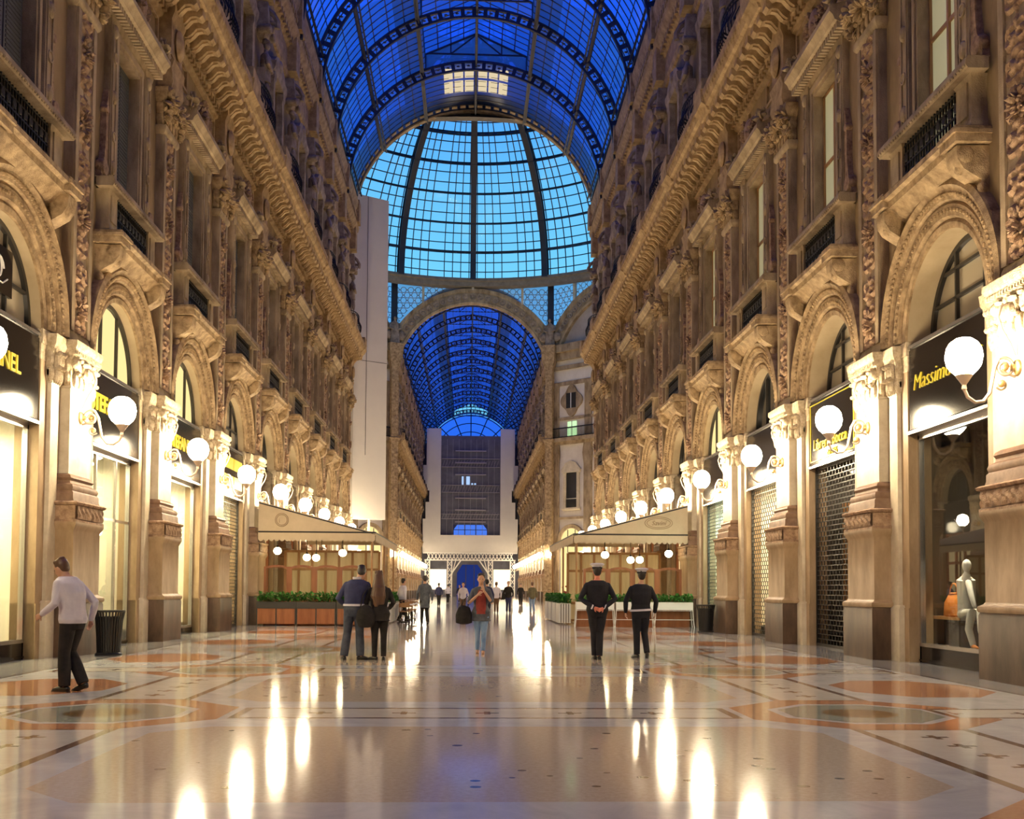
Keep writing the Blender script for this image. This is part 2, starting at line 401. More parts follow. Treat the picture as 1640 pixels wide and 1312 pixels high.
# ------------------------------------------------------------------ pilasters
def scroll(u, z, P=1.15):
    w = (z % P)/P*2-1; v = w*P/.66; s = 1 if u > 0 else -1; uu = abs(u)
    h = 0
    for cv in (-.75, .75):
        du, dv = (uu-.46), (v-cv); r = sqrt(du*du+dv*dv); th = atan2(dv, du)
        h = max(h, (.5+.5*cos(13*r-th*(1 if cv > 0 else -1)))*max(0, 1-(r/.78)**4))
    h = max(h, .9*max(0, 1-(uu/.16)**2)*(.6+.4*cos(v*9)))
    h = max(h, (1-((uu*1.0)**2+(w*3.2)**2)/.30) if (uu**2+(w*3.2)**2) < .30 else 0)
    return .085*h*(1-uu**8)
def leaf_frieze(u, z): return .02+.035*abs(sin(u*9.4+1.2*sin(z*20)))*abs(cos((z-2.82)*9))
def leaves(mb, hw, xf, z0, rows, s=1.0, yc=0):
    for j in range(rows):
        z = z0+j*.27*s; o = j*.025; k = 4 if j % 2 == 0 else 3
        for i in range(k):
            y = (i+.5)/k*2-1; mb.ell((xf+.03+o, yc+y*hw*.95, z+.12*s), (.07, hw/k*.85, .17*s), 7, 5)
            mb.ell((xf+.10+o, yc+y*hw*.95, z+.26*s), (.06, hw/k*.5, .05*s), 6, 4)
        for sg in (-1, 1):
            for q in (.3, .7): mb.ell((xf*q, yc+sg*(hw+.02+o), z+.14*s), (.09, .06, .18*s), 6, 5)
def leafball(mb, c, r, n, seed=1, flat=.6):
    q = random.Random(seed)
    for i in range(n):
        d = Vector((abs(q.gauss(0, 1))+.15, q.gauss(0, 1), q.gauss(0, 1))).normalized(); p = Vector((c[0]+d.x*r[0]*.75, c[1]+d.y*r[1]*.75, c[2]+d.z*r[2]*.75))
        m3 = d.to_track_quat('Z', 'Y').to_matrix() @ Matrix.Rotation(q.uniform(0, pi), 3, 'Z'); s = min(r)*q.uniform(.35, .6)
        mb.ell(p, (s*.35, s*.8, s*1.1), 6, 4, m3)
pr = thing('pilaster', 'x', 'pilaster')
mb = MB(); mb.mould([(0, 0), (0, 1.0), (-.02, 1.05)], .82, .53); part('plinth', mb, M['plinth'], pr)
mb = MB(); mb.mould([(.02, 1.05), (.04, 1.09), (.03, 1.14), (-.04, 1.18), (-.06, 1.22), (-.06, 2.46), (-.04, 2.50), (.0, 2.58), (.0, 2.64)], .80, .51); part('pedestal', mb, M['pink'], pr)
mb = MB(); mb.mould([(0, 2.64), (0, 2.68), (-.03, 2.70), (-.03, 2.96), (.02, 2.98), (.04, 3.02), (0, 3.05)], .80, .51)
mb.relief(-.74, .74, 2.70, 2.96, .48, 36, 10, leaf_frieze)
fz = part('frieze_band', mb, M['carved'], pr)
mb = MB(); mb.mould([(.18, 3.05), (.16, 3.12), (.16, 3.22), (.13, 3.26), (.15, 3.32), (.13, 3.38), (.06, 3.42), (.05, 3.47), (.08, 3.52), (.06, 3.57), (0, 3.61)], .565, .26); part('base_moulding', mb, M['dark_mould'], pr)
mb = MB(); mb.mould([(0, 3.60), (0, 5.30), (.02, 5.32), (.02, 5.36)], .565, .26); part('shaft', mb, M['cream'], pr)
mb = MB(); mb.mould([(0, 5.36), (.0, 5.7), (.03, 5.86), (.06, 5.90), (.06, 5.96), (.12, 6.02), (.14, 6.08), (.18, 6.14), (.18, 6.24), (.02, 6.28)], .565, .26); leaves(mb, .54, .25, 5.36, 2)
mb.ell((.36, 0, 5.66), (.10, .11, .17), 8, 6); mb.ell((.37, 0, 5.86), (.07, .2, .06), 8, 5)
for sg in (-1, 1): mb.ell((.32, sg*.5, 5.82), (.11, .11, .11), 8, 6)
for i in range(16): mb.box(.36, .43, -.66+i*.0865, -.61+i*.0865, 5.97, 6.03)
part('capital', mb, M['carved_cream'], pr)
mb = MB(); mb.mould([(.03, 6.26), (.03, 6.42), (0, 6.5), (0, 13.1), (.06, 13.15), (.10, 13.22), (.10, 13.32), (0, 13.36)], .54, .18)
for sg in (-1, 1): mb.box(.18, .23, sg*.44-.08, sg*.44+.08, 6.5, 13.1)
part('upper_shaft', mb, M['stone'], pr)
mb = MB(); mb.relief(-.36, .36, 6.5, 13.1, .175, 26, 250, scroll)
for k, z in enumerate((7.0, 8.9, 10.9, 12.4)):
    leafball(mb, (.19, 0, z), (.14, .28, .34), 26, k)
part('carved_panel', mb, M['carved'], pr)
mb = MB(); mb.mould([(0, 13.34), (.0, 13.7), (.06, 13.95), (.1, 14.0), (.16, 14.1), (.16, 14.3), (0, 14.32)], .54, .18); leaves(mb, .52, .2, 13.36, 2, 1.15)
for sg in (-1, 1):
    leafball(mb, (.30, sg*.52, 13.98), (.26, .26, .26), 22, 3); leafball(mb, (.22, sg*.60, 13.6), (.18, .18, .26), 16, 4)
leafball(mb, (.32, 0, 13.85), (.22, .26, .26), 20, 5)
part('upper_capital', mb, M['ornament'], pr)
pilaster = Proto(pr)
for side in ('left', 'right'):
    for i, y in enumerate(PIL):
        pilaster.put(at(side, y), rot(side), ('carved stone pilaster on a tall pedestal, %s wall, %s from the camera' % (side, ORD[i-(2 if side == 'left' else 1)])) if i > (1 if side == 'left' else 0) else 'carved stone pilaster on the %s wall %s' % (side, ('beside the viewpoint', 'just outside the left edge of the view')[i]), 'pilasters of the near facades')
    for i, y in enumerate(PILF[:11]):
        pilaster.put(at(side, y), rot(side), 'distant stone pilaster of the far arm, %s wall, %s from the dome' % (side, ORD[i]), 'pilasters of the far facades')

# ------------------------------------------------------------------ arches, balconies, windows (bay prototypes, centred on y = 0)
ar = thing('stone_arch', 'x', 'arch')
mb = MB()
mb.arcring([(1.64, -.45), (1.64, .04), (1.74, .06), (1.80, .02), (1.84, .10), (2.04, .12), (2.08, .06), (2.12, .16), (2.30, .20), (2.36, .26), (2.46, .22), (2.46, 0), (2.3, -.02)], ZS, n=40)
for i in range(64):
    a = pi*(i+.5)/64; mb.ell((.17, 2.21*cos(a), ZS+2.21*sin(a)), (.06, .05, .05), 6, 4)
for i in range(46):
    a = pi*(i+.5)/46; mb.ell((.12, 1.94*cos(a), ZS+1.94*sin(a)), (.04, .04, .04), 5, 3)
part('archivolt', mb, M['ornament'], ar)
mb = MB(); mb.arcring([(1.63, -.85), (1.63, -.01), (1.72, -.01), (1.72, -.85)], ZS, n=40); mb.box(-.85, -.3, -1.66, 1.66, 6.12, 6.2); part('soffit', mb, M['soffit'], ar)
for sg in (-1, 1):
    mb = MB(); y0, y1 = sorted((sg*1.60, sg*1.93)); mb.box(-.44, .02, y0, y1, 0, 6.0); mb.box(-.44, .04, y0, y1, 0, 1.05)
    part('reveal', mb, M['pink'], ar)
    mb = MB(); mb.mould([(0, 1.0), (0, 5.3), (.02, 5.32), (.02, 5.36)], .19, .10, sg*2.12); mb.mould([(.05, 0), (.05, 1.02), (0, 1.1)], .24, .10, sg*2.10)
    pier = part('impost_pier', mb, M['cream'], ar)
    mb = MB(); mb.mould([(0, 5.36), (.03, 5.86), (.06, 5.96), (.12, 6.06), (.14, 6.24), (0, 6.28)], .20, .10, sg*2.12); leaves(mb, .19, .1, 5.36, 2, 1, sg*2.12)
    y0, y1 = sorted((sg*1.56, sg*1.95)); mb.box(-.4, .06, y0, y1, 6.0, 6.28); mb.box(-.4, .03, y0, y1, 5.7, 6.0)
    part('impost_capital', mb, M['carved_cream'], pier)
arch = Proto(ar)

def win_frame(mb, r=1.62, x=-.72, vs=(-.55, .55), hs=(6.95,), bars=True):
    mb.arcring([(r-.09, x-.05), (r-.09, x+.06), (r+.02, x+.06), (r+.02, x-.05)], ZS, n=28)
    for y in vs: mb.box(x-.02, x+.05, y-.028, y+.028, ZS-.1, ZS+sqrt(r*r-y*y)-.03)
    for z in hs:
        w = sqrt(r*r-(z-ZS)**2)-.05; mb.box(x-.02, x+.05, -w, w, z-.028, z+.028)
    mb.box(x-.05, x+.08, -r, r, ZS-.16, ZS-.05)
def halfdisc(mb, r=1.62, x=-.74):
    mb.prism_x([(r*cos(pi*k/24), ZS+r*sin(pi*k/24)) for k in range(25)]+[(-r, ZS-.2), (r, ZS-.2)][0:2], x-.02, x)
def arched_window(pane, hs, x=-.26):
    t = thing('arched_window', 'x', 'window'); mb = MB(); win_frame(mb, x=x, hs=hs); part('frame', mb, M['darkmetal'], t)
    mb = MB(); halfdisc(mb, x=x-.02); part('pane', mb, pane, t); return Proto(t)
aw_lit = arched_window(M['pane_lit'], ()); aw_dim = arched_window(M['pane_dim'], (6.9,)); aw_dark = arched_window(M['window_dark'], (), -.36); aw_deep = arched_window(M['pane_dim'], (6.9, 7.45), -.52)

bl = thing('balcony', 'x', 'balcony')
mb = MB(); mb.prof_y([(0, 8.58), (.12, 8.58), (.30, 8.66), (.40, 8.78), (.50, 8.82), (.52, 8.94), (.60, 8.98), (.60, 9.08), (0, 9.10)], -1.5, 1.5)
for sg in (-1, 1): mb.box(0, .62, sg*1.55-.30, sg*1.55+.30, 8.84, 9.11); mb.box(0, .66, sg*1.55-.33, sg*1.55+.33, 8.98, 9.05)
part('slab', mb, M['ornament'], bl)
for sg in (-1, 1):
    mb = MB(); mb.prof_y([(0, 7.95), (.10, 7.98), (.16, 8.10), (.14, 8.24), (.28, 8.32), (.44, 8.42), (.54, 8.58), (.56, 8.80), (0, 8.82)], sg*1.55-.2, sg*1.55+.2)
    for q in (-.2, .2): mb.ell((.40, sg*1.55+q, 8.66), (.15, .03, .15), 10, 5); mb.ell((.12, sg*1.55+q, 8.1), (.10, .03, .10), 8, 5)
    mb.ell((.40, sg*1.55, 8.48), (.10, .14, .10), 8, 5); part('console', mb, M['ornament'], bl)
    mb = MB(); mb.mould([(.03, 9.1), (.03, 9.25), (0, 9.3), (0, 10.0), (.03, 10.06)], .28, .27, sg*1.42); mb.box(.27, .30, sg*1.42-.17, sg*1.42+.17, 9.38, 9.95); part('post', mb, M['stone'], bl)
mb = MB(); mb.prof_y([(.06, 10.06), (.42, 10.06), (.46, 10.12), (.46, 10.2), (.42, 10.27), (.06, 10.27)], -1.9, 1.9)
for i in range(36): mb.ell((.46, -1.85+i*.1057, 10.11), (.03, .035, .03), 5, 3)
part('handrail', mb, M['stone'], bl)
mb = MB()
for i in range(20): mb.box(.20, .23, -1.1+i*.116-.013, -1.1+i*.116+.013, 9.1, 10.06)
for z in (9.18, 9.4, 9.62, 9.84, 10.0): mb.box(.195, .235, -1.15, 1.15, z-.016, z+.016)
for i in range(10):
    for z in (9.4, 9.75): mb.lathe([(.075, -.012), (.09, 0), (.075, .012)], (.23, -1.04+i*.232, z), 8, 'x')
part('iron_grille', mb, M['iron'], bl)
balcony = Proto(bl)

def oval(mb, x, y, z, s=1): mb.lathe([(.10*s, 0), (.13*s, .02), (.13*s, .05), (.10*s, .05), (.09*s, .03)], (x, y, z), 12, 'x')
def tall_window(pane, louvre):
    t = thing('balcony_window', 'x', 'window')
    mb = MB()
    for sg in (-1, 1):
        mb.box(-.4, .10, *sorted((sg*.78, sg*1.02)), 9.1, 13.8); mb.box(0, .14, *sorted((sg*.84, sg*.95)), 9.1, 13.8)
    mb.box(-.4, .10, -1.02, 1.02, 13.7, 14.0); mb.box(0, .15, -.95, .95, 13.8, 13.95)
    part('casing', mb, M['stone'], t)
    for sg in (-1, 1):
        mb = MB(); mb.box(0, .16, *sorted((sg*1.06, sg*1.42)), 10.3, 14.1); mb.box(0, .19, *sorted((sg*1.10, sg*1.14)), 10.5, 13.9); mb.box(0, .19, *sorted((sg*1.34, sg*1.38)), 10.5, 13.9)
        for z in (11.4, 13.2): oval(mb, .16, sg*1.24, z, .9)
        for z in (10.7, 12.3, 13.8): mb.ell((.18, sg*1.24, z), (.07, .12, .16), 8, 6)
        sp = part('side_panel', mb, M['stone'], t)
        mb = MB(); mb.prism_x([(sg*1.42, 10.3), (sg*1.82, 10.3), (sg*1.80, 10.55), (sg*1.62, 10.8), (sg*1.56, 11.3), (sg*1.58, 11.9), (sg*1.42, 12.4)][::sg], .0, .13)
        mb.lathe([(.17, 0), (.2, .08), (.17, .18), (.06, .20)], (.0, sg*1.66, 10.55), 12, 'x'); mb.lathe([(.08, 0), (.1, .08), (.08, .16)], (.0, sg*1.53, 11.9), 10, 'x')
        part('scroll', mb, M['carved'], sp)
    mb = MB(); mb.prof_y([(0, 14.0), (.12, 14.05), (.16, 14.2), (.44, 14.32), (.48, 14.42), (.56, 14.5), (.56, 14.62), (.2, 14.75), (0, 14.8)], -1.72, 1.72)
    for i in range(24): mb.box(.18, .38, -1.65+i*.1435-.04, -1.65+i*.1435+.04, 14.14, 14.30)
    for sg in (-1, 1):
        leafball(mb, (.34, sg*1.6, 14.85), (.24, .28, .26), 20, 6)
    part('hood', mb, M['stone'], t)
    mb = MB(); r2 = random.Random(3)
    mb.ell((.32, 0, 15.12), (.14, .3, .38), 10, 8)
    for q in range(26):
        a = r2.uniform(0, pi); d = r2.uniform(.3, 1.0)
        leafball(mb, (.22+r2.uniform(-.06, .10), d*cos(a), 14.85+d*sin(a)*.62), (r2.uniform(.1, .18), r2.uniform(.12, .22), r2.uniform(.12, .22)), 7, q)
    part('cartouche', mb, M['carved'], t)
    mb = MB()
    if louvre:
        for sg in (-1, 1):
            mb.box(-.22, -.16, *sorted((sg*.03, sg*.78)), 9.05, 13.72)
            for k in range(52): mb.box(-.17, -.14, *sorted((sg*.10, sg*.70)), 9.2+k*.086, 9.25+k*.086)
        part('shutter', mb, pane, t)
    else:
        mb.box(-.22, -.18, -.8, .8, 9.05, 13.75); part('pane', mb, pane, t)
        mb = MB()
        for y in (-.78, 0, .78): mb.box(-.19, -.13, y-.04, y+.04, 9.05, 13.75)
        for z in (9.1, 11.9, 13.7): mb.box(-.19, -.14, -.8, .8, z-.04, z+.04)
        part('sash', mb, M['wood2'], t)
    return Proto(t)
tw_lit = tall_window(M['pane_blind'], False); tw_dark = tall_window(M['louvre'], True)

# attic
at_w = thing('attic_window', 'x', 'window')
mb = MB()
for sg in (-1, 1):
    mb.mould([(.03, 17.66), (.03, 18.5), (0, 18.6), (0, 21.7), (.05, 21.8), (.05, 22.0)], .17, .24, sg*.98)
mb.prof_y([(0, 22.0), (.28, 22.05), (.34, 22.2), (.36, 22.4), (0, 22.45)], -1.3, 1.3)
mb.prism_x([(-1.3, 22.42), (1.3, 22.42), (.9, 22.75), (.4, 22.95), (-.4, 22.95), (-.9, 22.75)], 0, .3); mb.ell((.28, 0, 22.75), (.12, .3, .25), 8, 6)
part('casing', mb, M['attic'], at_w)
mb = MB(); mb.box(-.4, -.34, -.75, .75, 17.6, 22.0); part('pane', mb, M['window_dark'], at_w)
mb = MB()
for y in (-.72, 0, .72): mb.box(-.36, -.3, y-.04, y+.04, 17.6, 22)
for z in (19.2, 20.6, 21.95): mb.box(-.36, -.3, -.75, .75, z-.035, z+.035)
part('sash', mb, M['louvre'], at_w)
attic_window = Proto(at_w)

rl = thing('balcony_railing', 'x', 'railing')
mb = MB(); K = 15
for i in range(K):
    a = -1+2*i/(K-1); y = a*1.25; xo = .62+.42*(1-a*a)**.5
    mb.tube([(xo, y, 17.66), (xo+.14, y, 17.85), (xo+.16, y, 18.1), (xo+.02, y, 18.4), (xo, y, 18.75)], .018, 5)
part('baluster_rods', mb, M['iron'], rl)
for z, o in ((17.7, .02), (18.75, .0), (18.62, 0)):
    mb = MB(); mb.tube([(.62+.42*(1-a*a)**.5+o, a*1.27, z) for a in [-1+2*i/16 for i in range(17)]], .03, 6)
    if z == 18.75: part('top_rail', mb, M['iron'], rl)
    else: part('lower_rail', mb, M['iron'], rl)
mb = MB()
for i in range(K-1):
    a = -1+2*(i+.5)/(K-1); xo = .62+.42*(1-a*a)**.5
    mb.lathe([(.05, -.015), (.07, 0), (.05, .015)], (xo+.13, a*1.25, 18.05), 8, 'x')
part('scroll_work', mb, M['iron'], rl)
railing = Proto(rl)

st = thing('caryatid_pillar', 'x', 'statue')
mb = MB(); mb.mould([(.05, 17.95), (.05, 18.3), (0, 18.36), (-.02, 19.3), (.03, 19.4)], .38, .34); part('pedestal', mb, M['attic'], st)
mb = MB(); mb.mould([(-.12, 19.4), (-.06, 20.3), (.0, 21.1)], .30, .34)
for sg in (-1, 1): mb.limb([(.36, sg*.30, 21.55), (.44, sg*.36, 21.2), (.50, sg*.08, 21.08)], [.09, .085, .07], 8)
mb.loft([[(.28+a*cos(2*pi*k/12), b*sin(2*pi*k/12), z) for k in range(12)] for z, a, b in ((20.6, .2, .26), (20.95, .19, .25), (21.3, .22, .32), (21.6, .2, .34), (21.72, .12, .2), (21.8, .08, .09), (21.9, .08, .08))])
mb.ell((.32, 0, 22.08), (.14, .12, .18), 10, 8); mb.ell((.44, 0, 22.05), (.04, .03, .04), 6, 4)
mb.ell((.28, 0, 22.2), (.16, .16, .13), 10, 6)
for k in range(7): mb.ell((.36, -.2+k*.066, 20.4-abs(k-3)*.06), (.09, .05, .3), 6, 5)
part('figure', mb, M['attic'], st)
mb = MB(); mb.mould([(-.1, 22.3), (.02, 22.45), (.08, 22.6), (.1, 22.8), (.05, 23.6)], .34, .34)
for sg in (-1, 1): mb.lathe([(.14, 0), (.17, .1), (.17, .45), (.12, .5)], (.06, sg*.36, 22.55), 12, 'x')
mb.tube([(.46+.26*(1-q/26)*cos(.3+q*.32), 0, 22.75+.26*(1-q/26)*sin(.3+q*.32)) for q in range(24)], .085, 6); mb.tube([(.30, 0, 23.5), (.55, 0, 23.3), (.72, 0, 23.0), (.70, 0, 22.75)], .11, 6)
part('volute_capital', mb, M['attic'], st)
statue = Proto(st)

def bay(side, y, i, far):
    w = ('in the far arm' if far else 'in the near arm'); o = ORD[i]
    base = 'dome' if far else 'camera'
    g = ' of the far facades' if far else ' of the near facades'
    arch.put(at(side, y), rot(side), 'stone shop arch %s, %s wall, %s from the %s' % (w, side, o, base), 'shop arches'+g)
    balcony.put(at(side, y), rot(side), 'stone balcony %s, %s wall, %s from the %s' % (w, side, o, base), 'balconies'+g)
    lit = side == 'right' and not far and i < 4
    (tw_lit if lit else tw_dark).put(at(side, y), rot(side), '%s tall window %s, %s wall, %s from the %s' % ('pale lit' if lit else 'dark shuttered', w, side, o, base), 'tall windows'+g)
    if not far or i % 2 == 0 or True:
        attic_window.put(at(side, y), rot(side), 'dark attic window %s, %s wall, %s from the %s' % (w, side, o, base), 'attic windows'+g)
        railing.put(at(side, y), rot(side), 'bowed black railing %s, %s wall, %s from the %s' % (w, side, o, base), 'cornice railings'+g)
for side in ('left', 'right'):
    for i in range(9): bay(side, NEAR[i+1], i, False)
    for i in range(11): bay(side, FAR[i], i, True)
    for i, y in enumerate(PIL[3:]):
        statue.put(at(side, y), rot(side), 'grey caryatid pillar on the near cornice, %s wall, %s from the camera' % (side, ORD[i]), 'caryatid pillars of the near attic')
    for i, y in enumerate(PILF[:11]):
        statue.put(at(side, y), rot(side), 'small distant caryatid pillar on the far cornice, %s wall, %s from the dome' % (side, ORD[i]), 'caryatid pillars of the far attic')
    for i in range(9):
        if side == 'left': p = aw_lit if i in (1, 2) else (aw_dim if i in (0, 3) else aw_dark)
        else: p = aw_lit if i == 3 else (aw_deep if i in (0, 1) else aw_dark)
        d = {id(aw_lit): 'yellow lit', id(aw_dim): 'dim beige', id(aw_deep): 'deep set dim beige', id(aw_dark): 'dark'}[id(p)]
        p.put(at(side, NEAR[i+1]), rot(side), '%s arched window over a shop front, %s wall, %s from the camera' % (d, side, ORD[i]), 'arched windows of the near facades')
    for i in range(11):
        aw_dark.put(at(side, FAR[i]), rot(side), 'dark arched window over a distant shop of the far arm, %s wall, %s from the dome' % (side, ORD[i]), 'arched windows of the far facades')

# ------------------------------------------------------------------ globe lamps (origin on the pilaster front, z = 0 at floor)
lp = thing('globe_lamp', 'x', 'wall lamp')
GX, GZ = 1.10, 4.96
mb = MB(); mb.lathe([(.03, -.30), (.12, -.285), (.2, -.21), (.25, -.13), (.275, 0), (.25, .13), (.2, .21), (.12, .27), (.02, .295)], (GX, 0, GZ), 24)
part('glass_globe', mb, M['globe'], lp)
mb = MB(); mb.lathe([(.02, -.52), (.04, -.50), (.03, -.44), (.07, -.38), (.11, -.32), (.13, -.29), (.1, -.27)], (GX, 0, GZ), 14); part('globe_collar', mb, M['bronze'], lp)
mb = MB()
def spiral(c, r0, r1, a0, turns, n=28): return [(c[0]+(r0+(r1-r0)*i/n)*cos(a0+turns*2*pi*i/n), 0, c[1]+(r0+(r1-r0)*i/n)*sin(a0+turns*2*pi*i/n)) for i in range(n+1)]
S = [(GX, GZ-.5), (GX-.05, GZ-.62), (GX-.17, GZ-.70), (GX-.30, GZ-.68), (GX-.40, GZ-.55), (GX-.44, GZ-.35), (GX-.48, GZ-.15), (GX-.55, GZ-.02)]
mb.tube([(x, 0, z) for x, z in S]+spiral((GX-.63, GZ-.16), .16, .05, 1.2, 1.3), .028, 7)
mb.tube(spiral((GX-.58, GZ-.42), .09, .03, -.5, -1.2), .018, 6)
mb.tube([(.30, 0, GZ+.02), (.38, 0, GZ+.22), (.50, 0, GZ+.42), (.56, 0, GZ+.62), (.50, 0, GZ+.78), (.40, 0, GZ+.84), (.30, 0, GZ+.86)], .02, 6)
mb.tube([(.30, 0, GZ-.30), (.42, 0, GZ-.26), (.52, 0, GZ-.2)], .022, 6)
part('scroll_bracket', mb, M['bronze'], lp)
mb = MB(); mb.lathe([(.13, 0), (.12, .03), (.06, .05), (.05, .1)], (.27, 0, GZ-.16), 12, 'x'); mb.ell((GX-.63, .02, GZ-.16), (.06, .05, .06), 8, 6); mb.ell((GX-.58, .02, GZ-.42), (.05, .04, .05), 8, 6)
part('rosette', mb, M['gold'], lp)
lamp = Proto(lp)
for side in ('left', 'right'):
    for i, y in enumerate(PIL[:10]+[PIL[10]]):
        lamp.put(at(side, y), rot(side), ('glowing white globe lamp on a scroll bracket, %s wall, %s from the camera' % (side, ORD[i-1])) if i else 'glowing globe lamp on the %s wall beside the viewpoint' % side, 'globe lamps of the near facades')
    for i, y in enumerate(PILF[:11]):
        lamp.put(at(side, y), rot(side), 'small distant globe lamp of the far arm, %s wall, %s from the dome' % (side, ORD[i]), 'globe lamps of the far facades')
# ------------------------------------------------------------------ iron and glass vaults
VR, VZ = 8.4, 25.7
def vp(a, y, r=VR): return (r*sin(a), y, VZ+r*cos(a))
def vault(nm, y0, y1, lant_start, lant_end, hoops, tagname):
    A0, A1, A2 = radians(22), radians(33), radians(91)
    g = MB(); yk = y1-3.2 if tagname == 'near' else y1
    for s in (-1, 1):
        for a, b, mi, k in ((A0, A1, 1, 3), (A1, A2, 0, 12)):
            g.cur = mi; g.ring([[vp(s*(a+(b-a)*i/k), y) for i in range(k+1)] for y in (y0, yk)], False)
        if yk < y1: g.cur = 1; g.ring([[vp(s*(A0+(A2-A0)*i/14), y) for i in range(15)] for y in (yk, y1)], False)
    g.cur = 0
    lx, lz = VR*sin(A0), VZ+VR*cos(A0)
    for s in (-1, 1):
        g.ring([[(s*lx, y, lz), (s*lx, y, lz+.9), (0, y, lz+2.3)] for y in (lant_start, lant_end)], False)
    g.cur = 2
    for yy in (lant_end, lant_start): g.add([(-lx, yy, lz), (lx, yy, lz), (lx, yy, lz+.9), (0, yy, lz+2.3), (-lx, yy, lz+.9)], [(0, 1, 2, 3, 4)])
    g.cur = 1; g.ring([[vp(-A0+2*A0*i/8, y) for i in range(9)] for y in (lant_end, y1)], False)
    if lant_start > y0+.1: g.ring([[vp(-A0+2*A0*i/8, y) for i in range(9)] for y in (y0, lant_start)], False)
    c = struct(nm, g, [M['vault_glass'], M['dark_glass'], M['vault_glass'] if tagname == 'near' else M['dome_glass']], label='blue glass barrel vault of the %s arm' % tagname)
    b = MB()
    n = max(1, round((y1-y0)/.67))
    for i in range(n+1):
        y = y0+(y1-y0)*i/n
        for s in (-1, 1):
            for k in range(12):
                a, d = A0+(A2-A0)*k/12, A0+(A2-A0)*(k+1)/12; b.bar(vp(s*a, y), vp(s*d, y), .05, .06, (0, 1, 0))
            if lant_start < y < lant_end: b.bar((s*lx, y, lz+.9), (0, y, lz+2.3), .05, .06, (0, 1, 0)); b.bar((s*lx, y, lz), (s*lx, y, lz+.9), .05)
            else:
                for k in range(4): b.bar(vp(s*A0*k/4, y), vp(s*A0*(k+1)/4, y), .05, .06, (0, 1, 0))
    for s in (-1, 1):
        for k in range(1, 10): a = A0+(A2-A0)*k/10; b.bar(vp(s*a, y0), vp(s*a, y1), .045)
        for q in (.25, .5, .75): b.bar((s*lx*q, lant_start, lz+2.3-1.4*q), (s*lx*q, lant_end, lz+2.3-1.4*q), .05)
    part('glazing_bars', b, M['dome_iron'], c)
    for a in (0, 24, -24, 49, -49, 74, -74):
        b = MB(); p = [vp(radians(a), y, VR-.1) for y in (y0, y1)]; b.bar(p[0], p[1], .16, .24)
        q = [vp(radians(a), y, VR-.42) for y in (y0, y1)]; b.bar(q[0], q[1], .09, .09)
        part('purlin', b, M['dome_iron'], c)
    for y in hoops:
        b = MB(); N = 40
        for r, w in ((VR-.12, .14), (VR-.62, .12)):
            for i in range(N):
                a, d = -A2+2*A2*i/N, -A2+2*A2*(i+1)/N; b.bar(vp(a, y, r), vp(d, y, r), w, .16, (0, 1, 0))
        for i in range(2*N):
            a = -A2+2*A2*(i+.5)/(2*N)
            if i % 2: b.bar(vp(a, y, VR-.12), vp(a, y, VR-.62), .22, .10, (0, 1, 0))
            else: b.lathe([(.06, -.03), (.11, 0), (.06, .03)], vp(a, y, VR-.37), 6)
        if lant_start < y < lant_end:
            b.bar((-lx, y, lz), (-lx, y, lz+.9), .12); b.bar((lx, y, lz), (lx, y, lz+.9), .12)
            b.bar((-lx, y, lz+.9), (0, y, lz+2.3), .14); b.bar((lx, y, lz+.9), (0, y, lz+2.3), .14); b.bar((-lx, y, lz+.95), (lx, y, lz+.95), .08)
            for s in (-1, 1): b.bar((s*lx*.5, y, lz+.95), (s*lx*.5, y, lz+1.6), .07); b.bar((s*lx*.5, y, lz+.95), (0, y, lz+2.2), .07)
        part('arch_hoop', b, M['dome_iron'], c)
    return c
vn = vault('ceiling', -8, D1-.2, -8, 64.4, [Y0+BAY*n for n in range(-2, 9)], 'near')
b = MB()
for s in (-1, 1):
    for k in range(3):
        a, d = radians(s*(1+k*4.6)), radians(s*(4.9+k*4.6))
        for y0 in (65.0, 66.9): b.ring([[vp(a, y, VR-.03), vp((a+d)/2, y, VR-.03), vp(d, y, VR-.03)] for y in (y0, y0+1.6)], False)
part('frosted_panel', b, emissive('frosted_panel_painted_glow', (1, .82, .52), .75), vn)  # emission paints in the lamp light that these panes reflect
D4 = 198.0
vf = vault('ceiling_far', D2+.6, D4, D2+7.5, 196.5, [113.5+BAY*n for n in range(0, 14)], 'far')
b = MB(); lx, lz = VR*sin(radians(22)), VZ+VR*cos(radians(22))
for z in (0, .9): b.box(-lx, lx, 196.55, 196.65, lz+z-.05, lz+z+.05)
for i in range(9): b.box(-lx+i*lx/4-.04, -lx+i*lx/4+.04, 196.55, 196.65, lz, lz+.9+1.4*(1-abs(i-4)/4))
part('gable_bars', b, M['dome_iron'], vf)

def band(y0, y1, r0, r1, m, nm, lab):   # solid arch band closing the end of a vault
    mb = MB(); N = 48
    mb.loft([[(r*cos(pi*i/N), y, VZ+r*sin(pi*i/N)) for r, y in ((r0, y0), (r1, y0), (r1, y1), (r0, y1))] for i in range(N+1)])
    return struct(nm, mb, m, label=lab)
eb = band(D1-.15, D1+.25, 8.28, 8.8, M['stone'], 'trim_21', 'stone rim of the near vault at the dome')
b = MB()
for i in range(46):
    a = pi*(i+.5)/46; r = 8.34
    c_, s_ = cos(a), sin(a); b.obox((r*c_, D1-.7, VZ+r*s_), (-.18*s_, 0, .18*c_), (0, .16, 0), (.03*c_, 0, .03*s_))
part('rim_panels', b, M['stone'], eb)

